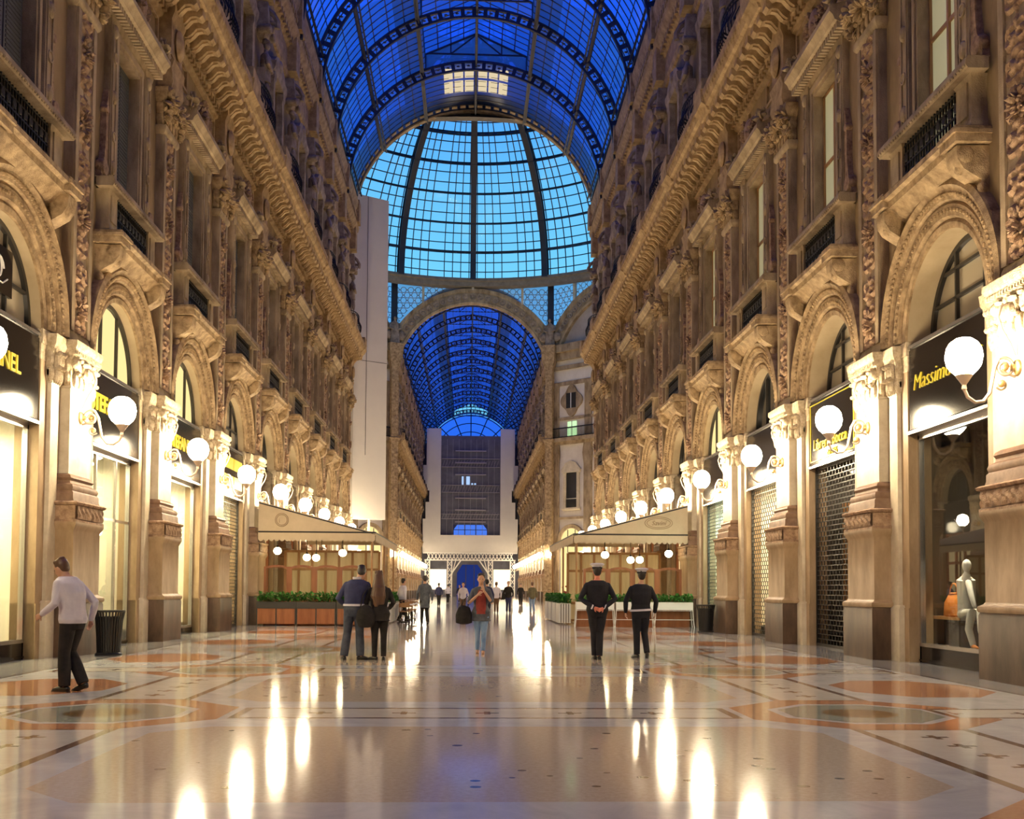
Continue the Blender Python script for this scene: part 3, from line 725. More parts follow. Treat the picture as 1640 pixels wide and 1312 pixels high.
# ------------------------------------------------------------------ dome
RB, RZ, ZB = 20.3, 17.0, 34.2
def dp(e, a, k=1.0): return (k*RB*cos(e)*cos(a), OC+k*RB*cos(e)*sin(a), ZB+k*RZ*sin(e))
EM = radians(80)
g = MB(); g.ring([[dp(EM*j/24, 2*pi*i/96) for i in range(96)] for j in range(25)])
dome = struct('ceiling_dome', g, M['dome_glass'], label='clear glass dome over the crossing')
b = MB()
for i in range(144):
    if i % 9 == 0: continue
    a = 2*pi*i/144+pi/16
    for j in range(20): b.bar(dp(EM*j/20, a), dp(EM*(j+1)/20, a), .085, .08, (cos(a), sin(a), 0))
for j in range(1, 24):
    e = radians(10/3*j)
    if j % 3 == 0: continue
    for i in range(96): b.bar(dp(e, 2*pi*i/96), dp(e, 2*pi*(i+1)/96), .08, .08)
part('glazing_bars', b, M['dome_iron'], dome)
for i in range(16):
    a = 2*pi*i/16+pi/2; b = MB(); N = 20
    for j in range(N):
        e, f = EM*j/N, EM*(j+1)/N
        b.bar(dp(e, a, .992), dp(f, a, .992), .62, .16, (cos(a), sin(a), 0)); b.bar(dp(e, a, .965), dp(f, a, .965), .62, .14, (cos(a), sin(a), 0))
        b.bar(dp(e, a, .992), dp(f, a, .965), .1); b.bar(dp(e, a, .965), dp(f, a, .992), .1)
    part('rib', b, M['dome_iron'], dome)
for j in range(1, 9):
    e = radians(10*j); b = MB()
    for k, w in ((.995, .20), (.965, .15)):
        for i in range(96): b.bar(dp(e, 2*pi*i/96, k), dp(e, 2*pi*(i+1)/96, k), w, .14)
    for i in range(96):
        a = 2*pi*(i+.5)/96; b.bar(dp(e, a, .995), dp(e, a, .965), .45, .09, (0, 0, 1))
    part('hoop', b, M['dome_iron'], dome)
mb = MB(); mb.lathe([(20.9, -.7), (20.0, -.6), (19.9, -.2), (19.6, -.1), (19.6, .15), (20.1, .2), (20.9, .2)], (0, OC, ZB), 96)
M['ring'] = vary('grey_ring_beam', (.14, .13, .12), (.22, .20, .18), 2, .7)
del mb.f[-2:]; del mb.m[-2:]
struct('trim_22', mb, M['ring'], label='ring beam under the dome')
mb = MB(); N = 96
mb.ring([[(r*cos(2*pi*i/N), OC+r*sin(2*pi*i/N), ZB+.22) for i in range(N)] for r in (20.0, 23.2)]); struct('roof', mb, M['ring'], label='flat roof edge round the dome')

# octagon faces
SL = 8.53
M['mural'] = vary('faded_mural_plaster', (.36, .29, .25), (.50, .43, .38), .5, .85)
M['pale'] = vary('pale_stone_facade', (.70, .62, .52), (.80, .73, .63), 1.2, .75)
def face_loc(th): return (20.6*cos(th), OC+20.6*sin(th), 0), th+pi
def arch_face():
    t = thing('crossing_arch', 'x', 'arch')
    mb = MB(); A = radians(24)
    mb.arcring([(8.05, -.5), (8.05, .12), (8.25, .2), (8.35, .12), (9.25, .12), (9.35, .22), (9.7, .25), (9.75, -.3)], 23.75, A, pi-A, 60)
    part('archivolt', mb, M['stone'], t)
    mb = MB()
    for i in range(25):
        a = A+(pi-2*A)*(i+.5)/25; y, z = 8.8*cos(a), 23.75+8.8*sin(a)
        mb.lathe([(.22, 0), (.34, .08), (.36, .14), (.26, .12), (.2, .05), (.1, .06), (.08, .16), (.02, .18)], (.10, y, z), 12, 'x')
    part('rosettes', mb, M['attic'], t)
    mb = MB(); arc = [(9.7*cos(a), 23.75+9.7*sin(a)) for a in [radians(29)+radians(122)*i/40 for i in range(41)]]
    mb.add([(-.1, y, z) for y, z in [(SL, ZB)]+arc[:21]+[(0, ZB)]], [tuple(range(23))]); mb.add([(-.1, y, z) for y, z in [(-SL, ZB), (0, ZB)]+arc[20:]], [tuple(range(23))])
    part('spandrel_glass', mb, M['spandrel_glass'], t)
    mb = MB()
    for i in range(-11, 12):
        for j in range(12):
            y, z = (i+.5*(j % 2))*.78, 28.2+j*.56
            if abs(y) > SL-.3 or z > ZB-.5 or sqrt(y*y+(z-23.75)**2) < 9.95: continue
            mb.tube([(-.06, y+.3*cos(a), z+.3*sin(a)) for a in [2*pi*q/14 for q in range(15)]], .035, 4); mb.lathe([(.05, -.03), (.07, 0), (.05, .03)], (-.06, y+.39, z), 6, 'x')
    part('tracery', mb, M['attic'], t)
    for y in (-5.3, 0, 5.3):
        mb = MB(); mb.box(-.05, .3, y-.12, y+.12, 33.3 if abs(y) < 1 else 31.8, ZB); part('strut', mb, M['cream'], t)
    return Proto(t)
caf = arch_face()
for k, nm in ((2, 'facing arch opening to the far arm'), (1, 'right blind arch next to the far arm'), (3, 'left blind arch next to the far arm'), (0, 'arch to the right side arm'), (4, 'arch to the left side arm'), (5, 'near left blind arch'), (7, 'near right blind arch')):
    l, r = face_loc(k*pi/4); caf.put(l, r, 'rosetted stone arch under the dome, '+nm, 'crossing arches')
l, r = face_loc(6*pi/4); mb = MB()
for s in (-1, 1):
    mb.prism_x([(s*SL, 35.2), (s*SL, 27.66)]+[(s*8.75*cos(radians(13+77*q/20)), VZ+8.75*sin(radians(13+77*q/20))) for q in range(21)]+[(0, 35.2)], -.3, 0)
struct('wall_octagon_near', mb, M['pale'], l, r, label='wall above the near arch facing the crossing')
n_ = 0
for k in (0, 4, 5, 7):
    l, r = face_loc(k*pi/4); mb = MB(); mb.box(-.5, 0, -SL-.5, SL+.5, 0, 27); mb.arcring([(0.05, -.5), (0.05, -.4), (8.2, -.4), (8.2, -.5)], 23.75, .05, pi-.05, 30)
    struct('wall_octagon' if not n_ else 'wall_octagon_%d' % n_, mb, M['pale'], l, r, label='plain wall of the crossing'); n_ += 1
for k, sd in ((1, 'right'), (3, 'left')):
    l, r = face_loc(k*pi/4); mb = MB(); mb.box(-.5, 0, -SL, SL, 0, 27.2); w = struct('wall_diagonal_'+sd, mb, M['pale'], l, r, label='pale stone facade across the crossing, '+sd)
    mb = MB(); mb.prism_x([(8.2*cos(a), 23.75+8.2*sin(a)) for a in [radians(22)+radians(136)*i/30 for i in range(31)]], -.45, -.3); part('lunette', mb, M['mural'], w)
    mb = MB()
    for z0, z1, x in ((16.6, 16.9, .3), (16.9, 17.3, .6), (19.2, 19.5, .15), (22.9, 23.3, .15), (24.6, 25.0, .25), (25.6, 26.4, .4), (26.4, 27.2, .7), (8.7, 8.95, .2), (6.0, 6.3, .12)): mb.box(0, x, -SL, SL, z0, z1)
    part('string_courses', mb, M['stone'], w)
    mb = MB()
    for y in (-7.9, -3.5, 3.5, 7.9):
        mb.mould([(.1, 0), (.1, 1), (0, 1.1), (0, 5.3), (.12, 6.2), (0, 6.3), (0, 14.4), (.1, 15.6), (0, 16.6)], .5, .22, y); mb.mould([(0, 17.3), (0, 22.8), (.1, 23.2)], .45, .15, y)
        mb.relief(y-.3, y+.3, 7, 14, .23, 8, 60, lambda u, z: .6*scroll(u, z))
    part('pilaster_strips', mb, M['stone'], w)
    for y in (-5.7, 5.7):
        wl = 'crossing facade, %s side, %s' % (sd, 'beside the far arm' if (y < 0) == (sd == 'right') else 'away from the far arm')
        px = (l[0]+cos(r)*0-sin(r)*y, l[1]+sin(r)*0+cos(r)*y, 0)
        t = thing('pedimented_window', 'dark pedimented window on the pale '+wl, 'window', px, r)
        mb = MB(); mb.prof_y([(0, 9.6), (.3, 9.7), (.3, 9.9), (0, 9.9)], -1.2, 1.2)
        for s in (-1, 1): mb.box(0, .2, *sorted((s*.75, s*1.05)), 9.9, 13.6)
        mb.box(0, .3, -1.2, 1.2, 13.6, 13.9); mb.prism_x([(-1.3, 13.9), (1.3, 13.9), (.7, 14.6), (0, 14.85), (-.7, 14.6)], 0, .3); part('casing', mb, M['cream'], t)
        mb = MB(); mb.box(0, .04, -.75, .75, 10.9, 13.6); part('pane', mb, M['window_dark'], t)
        mb = MB(); mb.box(0, .12, -.7, .7, 9.9, 10.8)
        part('grille', mb, M['iron'], t)
        t = thing('oval_framed_window', 'small square window in a lobed stone frame, '+wl, 'window', px, r)
        mb = MB(); pts = []
        for q in range(48):
            a = 2*pi*q/48; rr = 1.0+.14*cos(4*a); pts.append((1.35*rr*cos(a)*.95, 21.2+1.55*rr*sin(a)*.95))
        mb.prism_x(pts, 0, .22); part('frame', mb, M['stone'], t)
        mb = MB(); mb.box(.2, .25, -.65, .65, 20.4, 22.0); part('pane', mb, M['window_dark'], t)
        mb = MB(); mb.box(.22, .28, -.05, .05, 20.4, 22.0); part('mullion', mb, M['whitepaint'], t)
        t = thing('mezzanine_window', '%s window behind the black railing, %s' % ('green lit' if sd == 'right' else 'dark', wl), 'window', px, r)
        mb = MB(); mb.box(0, .05, -.6, .6, 17.4, 19.0); part('pane', mb, emissive('green_lit_window', (.55, .9, .45), 1.2) if sd == 'right' else M['window_dark'], t)
        mb = MB(); mb.box(.04, .1, -.05, .05, 17.4, 19.0); mb.box(.04, .1, -.65, .65, 18.3, 18.4); part('sash', mb, M['whitepaint'], t)
        t = thing('arched_window', 'yellow lit arched shop window at the foot of the '+wl, 'window', px, r)
        mb = MB(); mb.arcring([(1.45, 0), (1.45, .2), (1.85, .25), (1.9, 0)], 6.3, n=24); part('surround', mb, M['stone'], t)
        mb = MB(); mb.prism_x([(1.45*cos(pi*q/20), 6.3+1.45*sin(pi*q/20)) for q in range(21)], 0, .05); mb.box(0, .05, -1.45, 1.45, .4, 5.9); part('pane', mb, M['pane_lit'], t)
        mb = MB()
        for s in (-.5, .5): mb.box(.04, .1, s-.04, s+.04, .4, 7.6)
        mb.box(.04, .1, -1.45, 1.45, 5.9, 6.3); part('bars', mb, M['darkmetal'], t)
    for y in (-8.0, -3.5, 3.5, 8.0):
        for kk, sd2 in ((5 if sd == 'left' else 7, 'near'), (0 if sd == 'right' else 4, 'outer')):  # extra lamps out of view, added to brighten the crossing facades
            l2, r2_ = face_loc(kk*pi/4); lamp.put((l2[0]-sin(r2_)*y-.28*cos(r2_), l2[1]+cos(r2_)*y-.28*sin(r2_), 0), r2_, 'added unseen globe lamp on the %s %s wall of the crossing, %s' % (sd2, sd, {-8.0: 'first', -3.5: 'second', 3.5: 'third', 8.0: 'fourth'}[y]), 'globe lamps under the dome')
    t = thing('balcony_railing', 'long black iron railing across the crossing facade, %s side' % sd, 'railing', l, r)
    mb = MB()
    for i in range(110): mb.box(.5, .53, -8+i*.1468-.015, -8+i*.1468+.015, 17.3, 18.3)
    part('rods', mb, M['iron'], t)
    mb = MB(); mb.box(.46, .57, -8.1, 8.1, 18.25, 18.36); mb.box(.46, .57, -8.1, 8.1, 17.32, 17.4); part('rails', mb, M['iron'], t)
    for y in (-8.0, -3.5, 3.5, 8.0):
        px = (l[0]-sin(r)*y-.05*cos(r), l[1]+cos(r)*y-.05*sin(r), 0)
        lamp.put(px, r, 'globe lamp on the crossing facade, %s side, %s' % (sd, {-8.0: 'first', -3.5: 'second', 3.5: 'third', 8.0: 'fourth'}[y]), 'globe lamps under the dome')
pt = thing('corner_pier', 'x', 'pier')
mb = MB(); mb.mould([(.1, 0), (.1, 1.2), (0, 1.3), (0, 16.6), (.2, 17.2), (0, 17.3), (0, 24.6), (.3, 25.6), (.4, 27.2), (0, 27.25)], .38, .75); mb.relief(-.3, .3, 6, 16, .77, 10, 80, lambda u, z: .8*scroll(u, z)); mb.relief(-.3, .3, 17.5, 24.5, .77, 10, 60, lambda u, z: .8*scroll(u, z)); part('shaft', mb, M['ornament'], pt)
mb = MB(); mb.loft([[(.4+a*cos(2*pi*k/12), b*sin(2*pi*k/12), z) for k in range(12)] for z, a, b in ((27.2, .5, .6), (28.0, .42, .5), (28.8, .35, .42), (29.3, .3, .5), (29.6, .15, .25), (29.75, .1, .1))])
mb.ell((.42, 0, 29.95), (.18, .16, .22), 8, 6)
for s in (-1, 1): mb.limb([(.4, s*.45, 29.4), (.55, s*.6, 28.9), (.7, s*.2, 28.7)], [.12, .11, .09], 8); mb.ell((.3, s*.7, 28.2), (.2, .5, .5), 8, 6)
part('sculpture', mb, M['attic'], pt)
mb = MB(); mb.mould([(0, 27.3), (0, 34.0)], .32, .25); part('iron_rib', mb, M['dome_iron'], pt)
pier = Proto(pt)
for k, nm in ((1, 'right of the far arch'), (2, 'left of the far arch'), (0, 'at the right side arm'), (3, 'at the left side arm')):
    a = pi/8+k*pi/4; q = 21.9; pier.put((q*cos(a), OC+q*sin(a), 0), a+pi, 'sculpted corner pier of the crossing, '+nm, 'corner piers')

# ------------------------------------------------------------------ far end: hoarding, net, lunette window
YE = 178.0
mb = MB(); mb.box(-9, 9, D3, D3+.6, 0, 26); struct('wall_end', mb, M['screen'], label='dark end wall of the far arm')
hd = thing('scaffold_hoarding', 'huge pale hoarding frame with stepped sides closing the far arm', 'hoarding', (0, YE, 0))
for s in (-1, 1):
    mb = MB(); x1 = 5.0
    for xo, z0, z1 in ((7.4, 22, 28.2), (7.95, 17.8, 22), (6.9, 15.8, 17.8), (7.5, 13, 15.8), (7.95, 7.4, 13)): mb.box(*sorted((s*x1, s*xo)), -.6, .6, z0, z1)
    part('side_panel', mb, M['hoarding'], hd)
mb = MB(); mb.box(-5, 5, -.6, .6, 7.4, 10.3); part('lower_panel', mb, M['hoarding'], hd)
mb = MB()
for i in range(24): x = -7.2+i*.6; mb.bar((x, -.5, 7.4), (x+.6, -.5, 6.1), .14); mb.bar((x+.6, -.5, 7.4), (x, -.5, 6.1), .14)
mb.box(-7.6, 7.6, -.6, -.4, 6.0, 6.2); mb.box(-7.9, 7.9, -.6, -.4, 7.2, 7.45); part('truss', mb, M['whitepaint'], hd)
for x in (-7.1, -3.4, 3.4, 7.1):
    mb = MB()
    for dx in (-.35, .35): mb.box(x+dx-.09, x+dx+.09, -.6, -.4, 0, 6.1)
    for j in range(6): mb.bar((x-.35, -.5, j), (x+.35, -.5, j+1), .09); mb.bar((x+.35, -.5, j), (x-.35, -.5, j+1), .09)
    if abs(x) < 5: mb.bar((x, -.5, 3.4), (x*.45, -.5, 6.1), .2); mb.bar((x, -.5, 2.2), (x*.7, -.5, 6.1), .14)
    part('leg', mb, M['whitepaint'], hd)
sn = thing('scaffold_net', 'dark netted scaffold with floor decks between the pale hoarding panels', 'scaffold', (0, YE+.9, 0))
mb = MB(); mb.box(-5, 5, 0, .2, 12.2, 26.6); mb.box(-5, -2.9, 0, .2, 10, 12.2); mb.box(2.9, 5, 0, .2, 10, 12.2); mb.box(-5, 5, 0, .12, 26.6, 27.2); part('net', mb, M['screen'], sn)
M['deck'] = pbr('dim_scaffold_deck', (.30, .28, .33), .7)
mb = MB()
for z in (24.6, 22.6, 20.6, 16.6, 14.6, 12.6): mb.box(-2.6, 2.6, -.3, 0, z-.1, z+.1)
for z in (23.3, 21.9, 18.8, 17.6, 13.9, 13.1):
    mb.box(-4.9, 4.9, -.2, 0, z-.05, z+.05)
for z in (21.9, 17.6, 13.1):
    for i in range(20): mb.bar((-4.8+i*.48, -.1, z), (-4.4+i*.48, -.1, z+1.1), .06)
for i in range(11): mb.box(-5+i-.03, -5+i+.03, -.1, 0, 10, 26.6)
part('decks', mb, M['deck'], sn)
mb = MB(); mb.box(-1.5, -1.2, -.1, .1, 18.9, 20.3); mb.box(-.75, -.15, -.1, .1, 18.9, 20.3); mb.box(.1, .4, -.1, .1, 18.9, 19.15); mb.box(.6, .9, -.1, .1, 18.9, 19.15); part('lit_gap', mb, emissive('blue_white_sky_gap', (.45, .65, 1), .95), sn)
mb = MB(); mb.prism_x([(-2.8, 10.3), (2.8, 10.3), (2.8, 11.3), (2.2, 12.1), (-2.2, 12.1), (-2.8, 11.3)], -.1, .1)
o = part('arched_opening', mb, emissive('blue_dusk_opening', (.08, .22, .9), .9), sn); o.rotation_euler = (0, 0, -pi/2); o.location = (0, .1, 0)
mb = MB()
for x in (-.9, .9): mb.box(x-.05, x+.05, -.15, -.02, 10.3, 12.1)
mb.box(-2.8, 2.8, -.15, -.02, 11.2, 11.3); part('opening_bars', mb, M['iron'], sn)
t = thing('passage_opening', 'dark blue opening to the square under the hoarding truss', 'opening', (0, D3-.2, 0))
mb = MB(); mb.prism_x([(-2.2, 0), (2.2, 0), (2.2, 4.0), (1.3, 5.4), (-1.3, 5.4), (-2.2, 4.0)], -.05, .05); o = part('opening', mb, emissive('deep_blue_square', (.015, .03, .16), 1.0), t); o.rotation_euler = (0, 0, -pi/2)
mb = MB()
for x in (-.7, .7): mb.box(x-.06, x+.06, -.15, -.06, 0, 5.3)
part('frame', mb, M['iron'], t)
mb = MB()
for s in (-1, 1): mb.box(*sorted((s*4.0, s*6.8)), D3-.1, D3, 1.2, 4.6)
part('lamp_glow_panels', mb, emissive('painted_lamp_glow', (1, .85, .55), 2.2), bpy.data.objects['wall_end'])  # glowing panels stand in for lamp glare between the truss legs
lw = MB(); lw.add([(8.3*cos(pi*i/40), D4, VZ+8.3*sin(pi*i/40)) for i in range(41)], [tuple(range(41))])
wl = struct('window_1', lw, M['vault_glass'], label='glazed lunette at the end of the far vault')
mb = MB()
for i in range(1, 8): a = pi*i/8; mb.bar((1.5*cos(a), D4-.1, VZ+1.5*sin(a)), (8.3*cos(a), D4-.1, VZ+8.3*sin(a)), .18)
for r in (3.2, 5.0, 6.6, 8.1):
    for i in range(24): mb.bar((r*cos(pi*i/24), D4-.1, VZ+r*sin(pi*i/24)), (r*cos(pi*(i+1)/24), D4-.1, VZ+r*sin(pi*(i+1)/24)), .14)
part('fan_bars', mb, M['dome_iron'], wl)

tw = thing('hoarding_tower', 'tall pale wrapped scaffold tower standing at the left corner under the dome', 'hoarding', (-7.3, 73.4, 0), radians(32))
mb = MB(); mb.box(-1.3, 1.25, -.4, .5, 6.1, 28.55); part('wrap', mb, M['hoarding'], tw)
mb = MB(); mb.box(-.36, -.33, -.415, -.39, 10.5, 28.5); mb.box(-1.3, 1.25, -.41, -.39, 17.0, 17.03); part('seam', mb, M['darkmetal'], tw)
for x in (-1.2, .2):
    mb = MB(); mb.box(x-.06, x+.06, -.06, .06, 0, 6.1); part('leg', mb, M['whitepaint'], tw)
# ------------------------------------------------------------------ shops
def shell(name, side, y, mats, depth=2.2, label=None):
    mb = MB(); a = 1.9; d = -.46
    def q(p, k): mb.cur = k; mb.add(p, [(0, 1, 2, 3)])
    q([(d-depth, -a, 0), (d-depth, a, 0), (d-depth, a, 4.6), (d-depth, -a, 4.6)], 0)
    for s in (-1, 1): q([(d, s*a, 0), (d-depth, s*a, 0), (d-depth, s*a, 4.6), (d, s*a, 4.6)], 0)
    q([(d, -a, 4.6), (d, a, 4.6), (d-depth, a, 4.6), (d-depth, -a, 4.6)], 0)
    q([(d, -a, .32), (d, a, .32), (d-depth, a, .32), (d-depth, -a, .32)], 1)
    return struct(name, mb, mats, at(side, y), rot(side), label=label)
SHOPLIGHT = {}
def ceiling_light(side, y, col, strength, lab, w=1.3, z=4.35):
    k = (col, strength)
    if k not in SHOPLIGHT: SHOPLIGHT[k] = emissive('shop_tube_light', col, strength)
    t = thing('ceiling_light', lab, 'ceiling light', at(side, y), rot(side))
    mb = MB(); mb.box(-2.2, -.9, -w-.05, w+.05, z+.02, z+.14); part('housing', mb, M['whitepaint'], t)
    mb = MB(); mb.box(-2.15, -.95, -w, w, z-.02, z+.02); part('diffuser', mb, SHOPLIGHT[k], t)
def shop_window(side, y, lab, base=.34, door=False, mid=True):
    t = thing('shop_window', lab, 'shop window', at(side, y), rot(side)); x = -.22
    mb = MB()
    for yy in (-1.58, 1.58): mb.box(x-.05, x+.05, yy-.04, yy+.04, 0, 4.42)
    mb.box(x-.05, x+.05, -1.6, 1.6, 4.34, 4.48); mb.box(x-.05, x+.06, -1.6, 1.6, base-.03, base+.04)
    if door:
        for yy in (-.75, .6): mb.box(x-.02, x+.04, yy-.03, yy+.03, 0, 4.4)
        mb.box(x-.02, x+.04, -1.6, 1.6, 2.9, 2.96); mb.box(x+.04, x+.08, .42, .52, 1.2, 1.6)
    part('frame', mb, M['metal'], t)
    mb = MB(); mb.box(x-.012, x+.0, -1.56, 1.56, base, 4.36); part('glass', mb, M['shop_glass'], t)
    mb = MB(); mb.box(x-.06, x+.05, -1.6, 1.6, 0, base-.03); mb.box(x+.04, x+.07, -1.6, 1.6, .03, .06); part('base_panel', mb, M['black'], t)
    return t
def text(parent, body, x, y, z, size, mat, shear=0.0, offset=0.0, ext=.015, name='lettering', align='CENTER', tilt=0):
    c = bpy.data.curves.new(name, 'FONT'); c.body = body; c.size = size; c.resolution_u = 4; c.extrude = ext; c.shear = shear; c.offset = offset; c.align_x = align; c.align_y = 'CENTER'
    tmp = bpy.data.objects.new(name, c); COL.objects.link(tmp); bpy.context.view_layer.update()
    me = bpy.data.meshes.new_from_object(tmp.evaluated_get(bpy.context.evaluated_depsgraph_get())); bpy.data.objects.remove(tmp); me.materials.clear()
    o = link(name, me, mat, parent); o.rotation_euler = (pi/2, 0, pi/2); o.location = (x, y, z); return o
def sign(side, y, lab, trim=True):
    t = thing('shop_sign', lab, 'shop sign', at(side, y), rot(side))
    mb = MB(); mb.box(-.3, -.02, -1.6, 1.6, 4.5, 6.12); mb.box(-.02, .0, -1.57, 1.57, 4.53, 6.09); part('board', mb, M['black'], t)
    mb = MB(); mb.box(-.3, .03, -1.62, 1.62, 6.12, 6.18)
    if trim: mb.box(-.3, .03, -1.62, 1.62, 4.44, 4.5)
    part('trim', mb, M['metal'], t); return t
N9 = NEAR[1:]
# left side
s = sign('left', N9[0], 'black shop sign with yellow letters nearest the camera on the left wall'); text(s, 'STEFANEL', .01, -.30, 5.36, .46, M['yellow'], offset=.004)
s = sign('left', N9[1], 'black shop sign with yellow letters behind the second left globe lamp'); text(s, 'STEFANEL', .01, -.60, 5.42, .52, M['yellow'], offset=.012)
s = sign('left', N9[2], 'black shop sign with yellow letters behind the third left globe lamp'); text(s, 'STEFANEL', .01, -.60, 5.42, .52, M['yellow'], offset=.012)
s = sign('left', N9[3], 'dark sign with two rows of yellow panels on the left wall above a rolled grille')
mb = MB()
for z in (5.0, 5.62):
    for k in range(2): mb.box(.0, .02, -1.35+k*1.4, -.05+k*1.4, z-.2, z+.2)
part('yellow_panel', mb, M['yellow'], s)
shop_window('left', N9[0], 'bright shop window at the left edge with white goods')
shop_window('left', N9[1], 'lit glass shop door and window behind the walking person', .05, True)
shop_window('left', N9[2], 'bright shop window between the second and third left pedestals', .2)
for i, (st_, lb) in enumerate(((55, 'nearest left shop'), (26, 'shop behind the left bin'), (65, 'third left shop'), (30, 'left shop behind the grille'))):
    shell('shop_interior_%d' % (i+1), 'left', N9[i], [M['shop_white'], M['shop_white']], 2.2, 'white interior of the '+lb)
    ceiling_light('left', N9[i], (1, .84, .48), st_, 'bright ceiling light inside the '+lb)
t = thing('hanging_sign', 'dark square hanging sign with a pale swirl in the nearest left arch', 'sign', at('left', N9[0]), 0)
mb = MB(); mb.box(-.24, -.18, -.35, .72, 6.6, 7.45); part('board', mb, M['black'], t)
mb = MB(); mb.tube([(-.17, .1+.24*cos(a)*(1-.03*k), 7.05+.2*sin(a)) for k, a in enumerate([.5*q for q in range(22)])], .018, 5); mb.tube([(-.17, -.1, 6.8), (-.17, .3, 6.78), (-.17, .5, 6.9)], .015, 5); part('swirl', mb, M['whitepaint'], t)
mb = MB(); mb.box(-.22, -.20, .1, .14, 7.45, 7.9); part('hanger', mb, M['darkmetal'], t)
M['cloth_r'] = pbr('red_cloth', (.55, .05, .04), .8); M['cloth_w'] = pbr('white_cloth', (.8, .76, .68), .8); M['cloth_y'] = pbr('yellow_cloth', (.8, .6, .12), .8); M['cloth_g'] = pbr('grey_cloth', (.35, .33, .32), .8)
def garment_stand(side, y, dy, x, mat, lab, h=1.45):
    t = thing('clothing_dummy', lab, 'dummy', at(side, y+dy, .33, x), rot(side))
    mb = MB(); mb.lathe([(.18, 0), (.18, .02), (.02, .04), (.018, h*.6)], (0, 0, 0), 14); part('stand', mb, M['metal'], t)
    mb = MB(); mb.loft([[(a*cos(2*pi*k/14), b*sin(2*pi*k/14), z*h) for k in range(14)] for z, a, b in ((.35, .17, .24), (.5, .14, .19), (.62, .13, .16), (.78, .14, .19), (.9, .12, .21), (.95, .06, .09), (1.02, .05, .05))])
    for s_ in (-1, 1): mb.limb([(0, s_*.2, .88*h), (.02, s_*.26, .68*h), (.05, s_*.25, .5*h)], [.055, .05, .04], 8)
    part('torso', mb, mat, t)
for y, dy, x, k, lab in ((0, -.7, -1.0, 'cloth_w', 'white clothing dummy in the nearest left shop window'), (0, .1, -1.3, 'cloth_y', 'yellow clothing dummy in the nearest left shop window'), (0, .9, -.95, 'cloth_w', 'second white clothing dummy near the left window post'), (2, .5, -1.0, 'cloth_w', 'white clothing dummy in the third left shop window'), (1, 1.0, -1.2, 'cloth_g', 'grey clothing dummy behind the left glass door')):
    garment_stand('left', N9[y], dy, x, M[k], lab)
t = thing('red_bag', 'red bag on the floor of the nearest left shop window', 'bag', at('left', N9[0]-.35, .33, -.75), 0)
mb = MB(); mb.loft([[(a*cos(2*pi*k/16), 1.6*a*sin(2*pi*k/16), z) for k in range(16)] for z, a in ((0, .2), (.05, .24), (.3, .22), (.42, .12), (.45, .03))]); part('body', mb, M['cloth_r'], t)
mb = MB(); mb.tube([(0, .2*cos(a), .4+.2*sin(a)) for a in [pi*q/10 for q in range(11)]], .015, 6); part('handle', mb, M['cloth_r'], t)
# right side
s = sign('right', N9[0], 'black shop sign with yellow script behind the largest right globe lamp'); text(s, 'Massimo Dutti', .01, -1.36, 5.40, .46, M['yellow'], .25, -.010, align='LEFT')
s = sign('right', N9[1], 'black bookshop sign with yellow border line on the right wall'); text(s, 'Libreria Bocca', .01, -.1, 4.98, .40, M['yellow'], .05); text(s, 'dal 1775', .01, .1, 4.70, .2, M['yellow'], name='small_lettering')
mb = MB()
for yy in (-1.5, 1.5): mb.box(0, .015, yy-.012, yy+.012, 4.6, 6.02)
for z in (4.6, 6.02): mb.box(0, .015, -1.5, 1.5, z-.012, z+.012)
part('border', mb, M['yellow'], s)
sign('right', N9[2], 'plain black shop sign behind the third right globe lamp'); sign('right', N9[3], 'plain black shop sign behind the fourth right globe lamp')
shop_window('right', N9[0], 'dark reflecting shop window at the right edge with a handbag display')
shell('shop_interior_5', 'right', N9[0], [M['shop_dark'], M['wood2']], 2.2, 'dark interior of the nearest right shop')
t = thing('spotlight', 'bright display spotlight over the handbag in the right shop window', 'spotlight', at('right', N9[0]+.85, 0, -.80), pi)
mb = MB(); mb.lathe([(.06, 4.2), (.06, 4.5)], n=12); part('can', mb, M['darkmetal'], t)
ld = bpy.data.lights.new('spot', 'SPOT'); ld.energy = 900; ld.spot_size = radians(32); ld.color = (1, .85, .6); ld.shadow_soft_size = .05
lo = link('beam', ld, None, t, (0, 0, 4.18))
for i, (c, st_, mt, lb) in enumerate((((1, .85, .6), 5, 'shop_dark', 'bookshop'), ((1, .82, .5), 34, 'shop_white', 'third right shop'), ((.72, 1, .78), 34, 'shop_white', 'fourth right shop'))):
    shell('shop_interior_%d' % (i+6), 'right', N9[i+1], [M[mt], M[mt]], 1.6, 'interior of the %s behind the grille' % lb); ceiling_light('right', N9[i+1], c, st_, 'ceiling light inside the '+lb)
gr = thing('rolling_grille', 'x', 'grille'); mb = MB(); x = -.18; rows = 36
for j in range(rows+1):
    z = .06+j*4.36/rows; mb.box(x-.012, x+.012, -1.58, 1.58, z-.011, z+.011)
    if j < rows:
        for k in range(15): yy = -1.55+(k+.5*(j % 2)+.25)*.215; mb.box(x-.010, x+.010, yy-.011, yy+.011, z, z+4.36/rows)
part('lattice', mb, M['darkmetal'], gr)
mb = MB(); mb.box(x-.04, x+.04, -1.6, 1.6, 0, .07); part('bottom_bar', mb, M['darkmetal'], gr)
for s_ in (-1, 1):
    mb = MB(); mb.box(x-.04, x+.04, *sorted((s_*1.57, s_*1.62)), 0, 4.45); part('side_rail', mb, M['darkmetal'], gr)
grille = Proto(gr)
for sd, i, lab in (('right', 1, 'dark brick-pattern rolling grille across the bookshop'), ('right', 2, 'rolling grille in front of a warm lit shop on the right'), ('right', 3, 'rolling grille in front of a greenish lit shop on the right'), ('left', 3, 'rolling grille under the yellow panelled sign on the left')):
    grille.put(at(sd, N9[i]), rot(sd), lab)
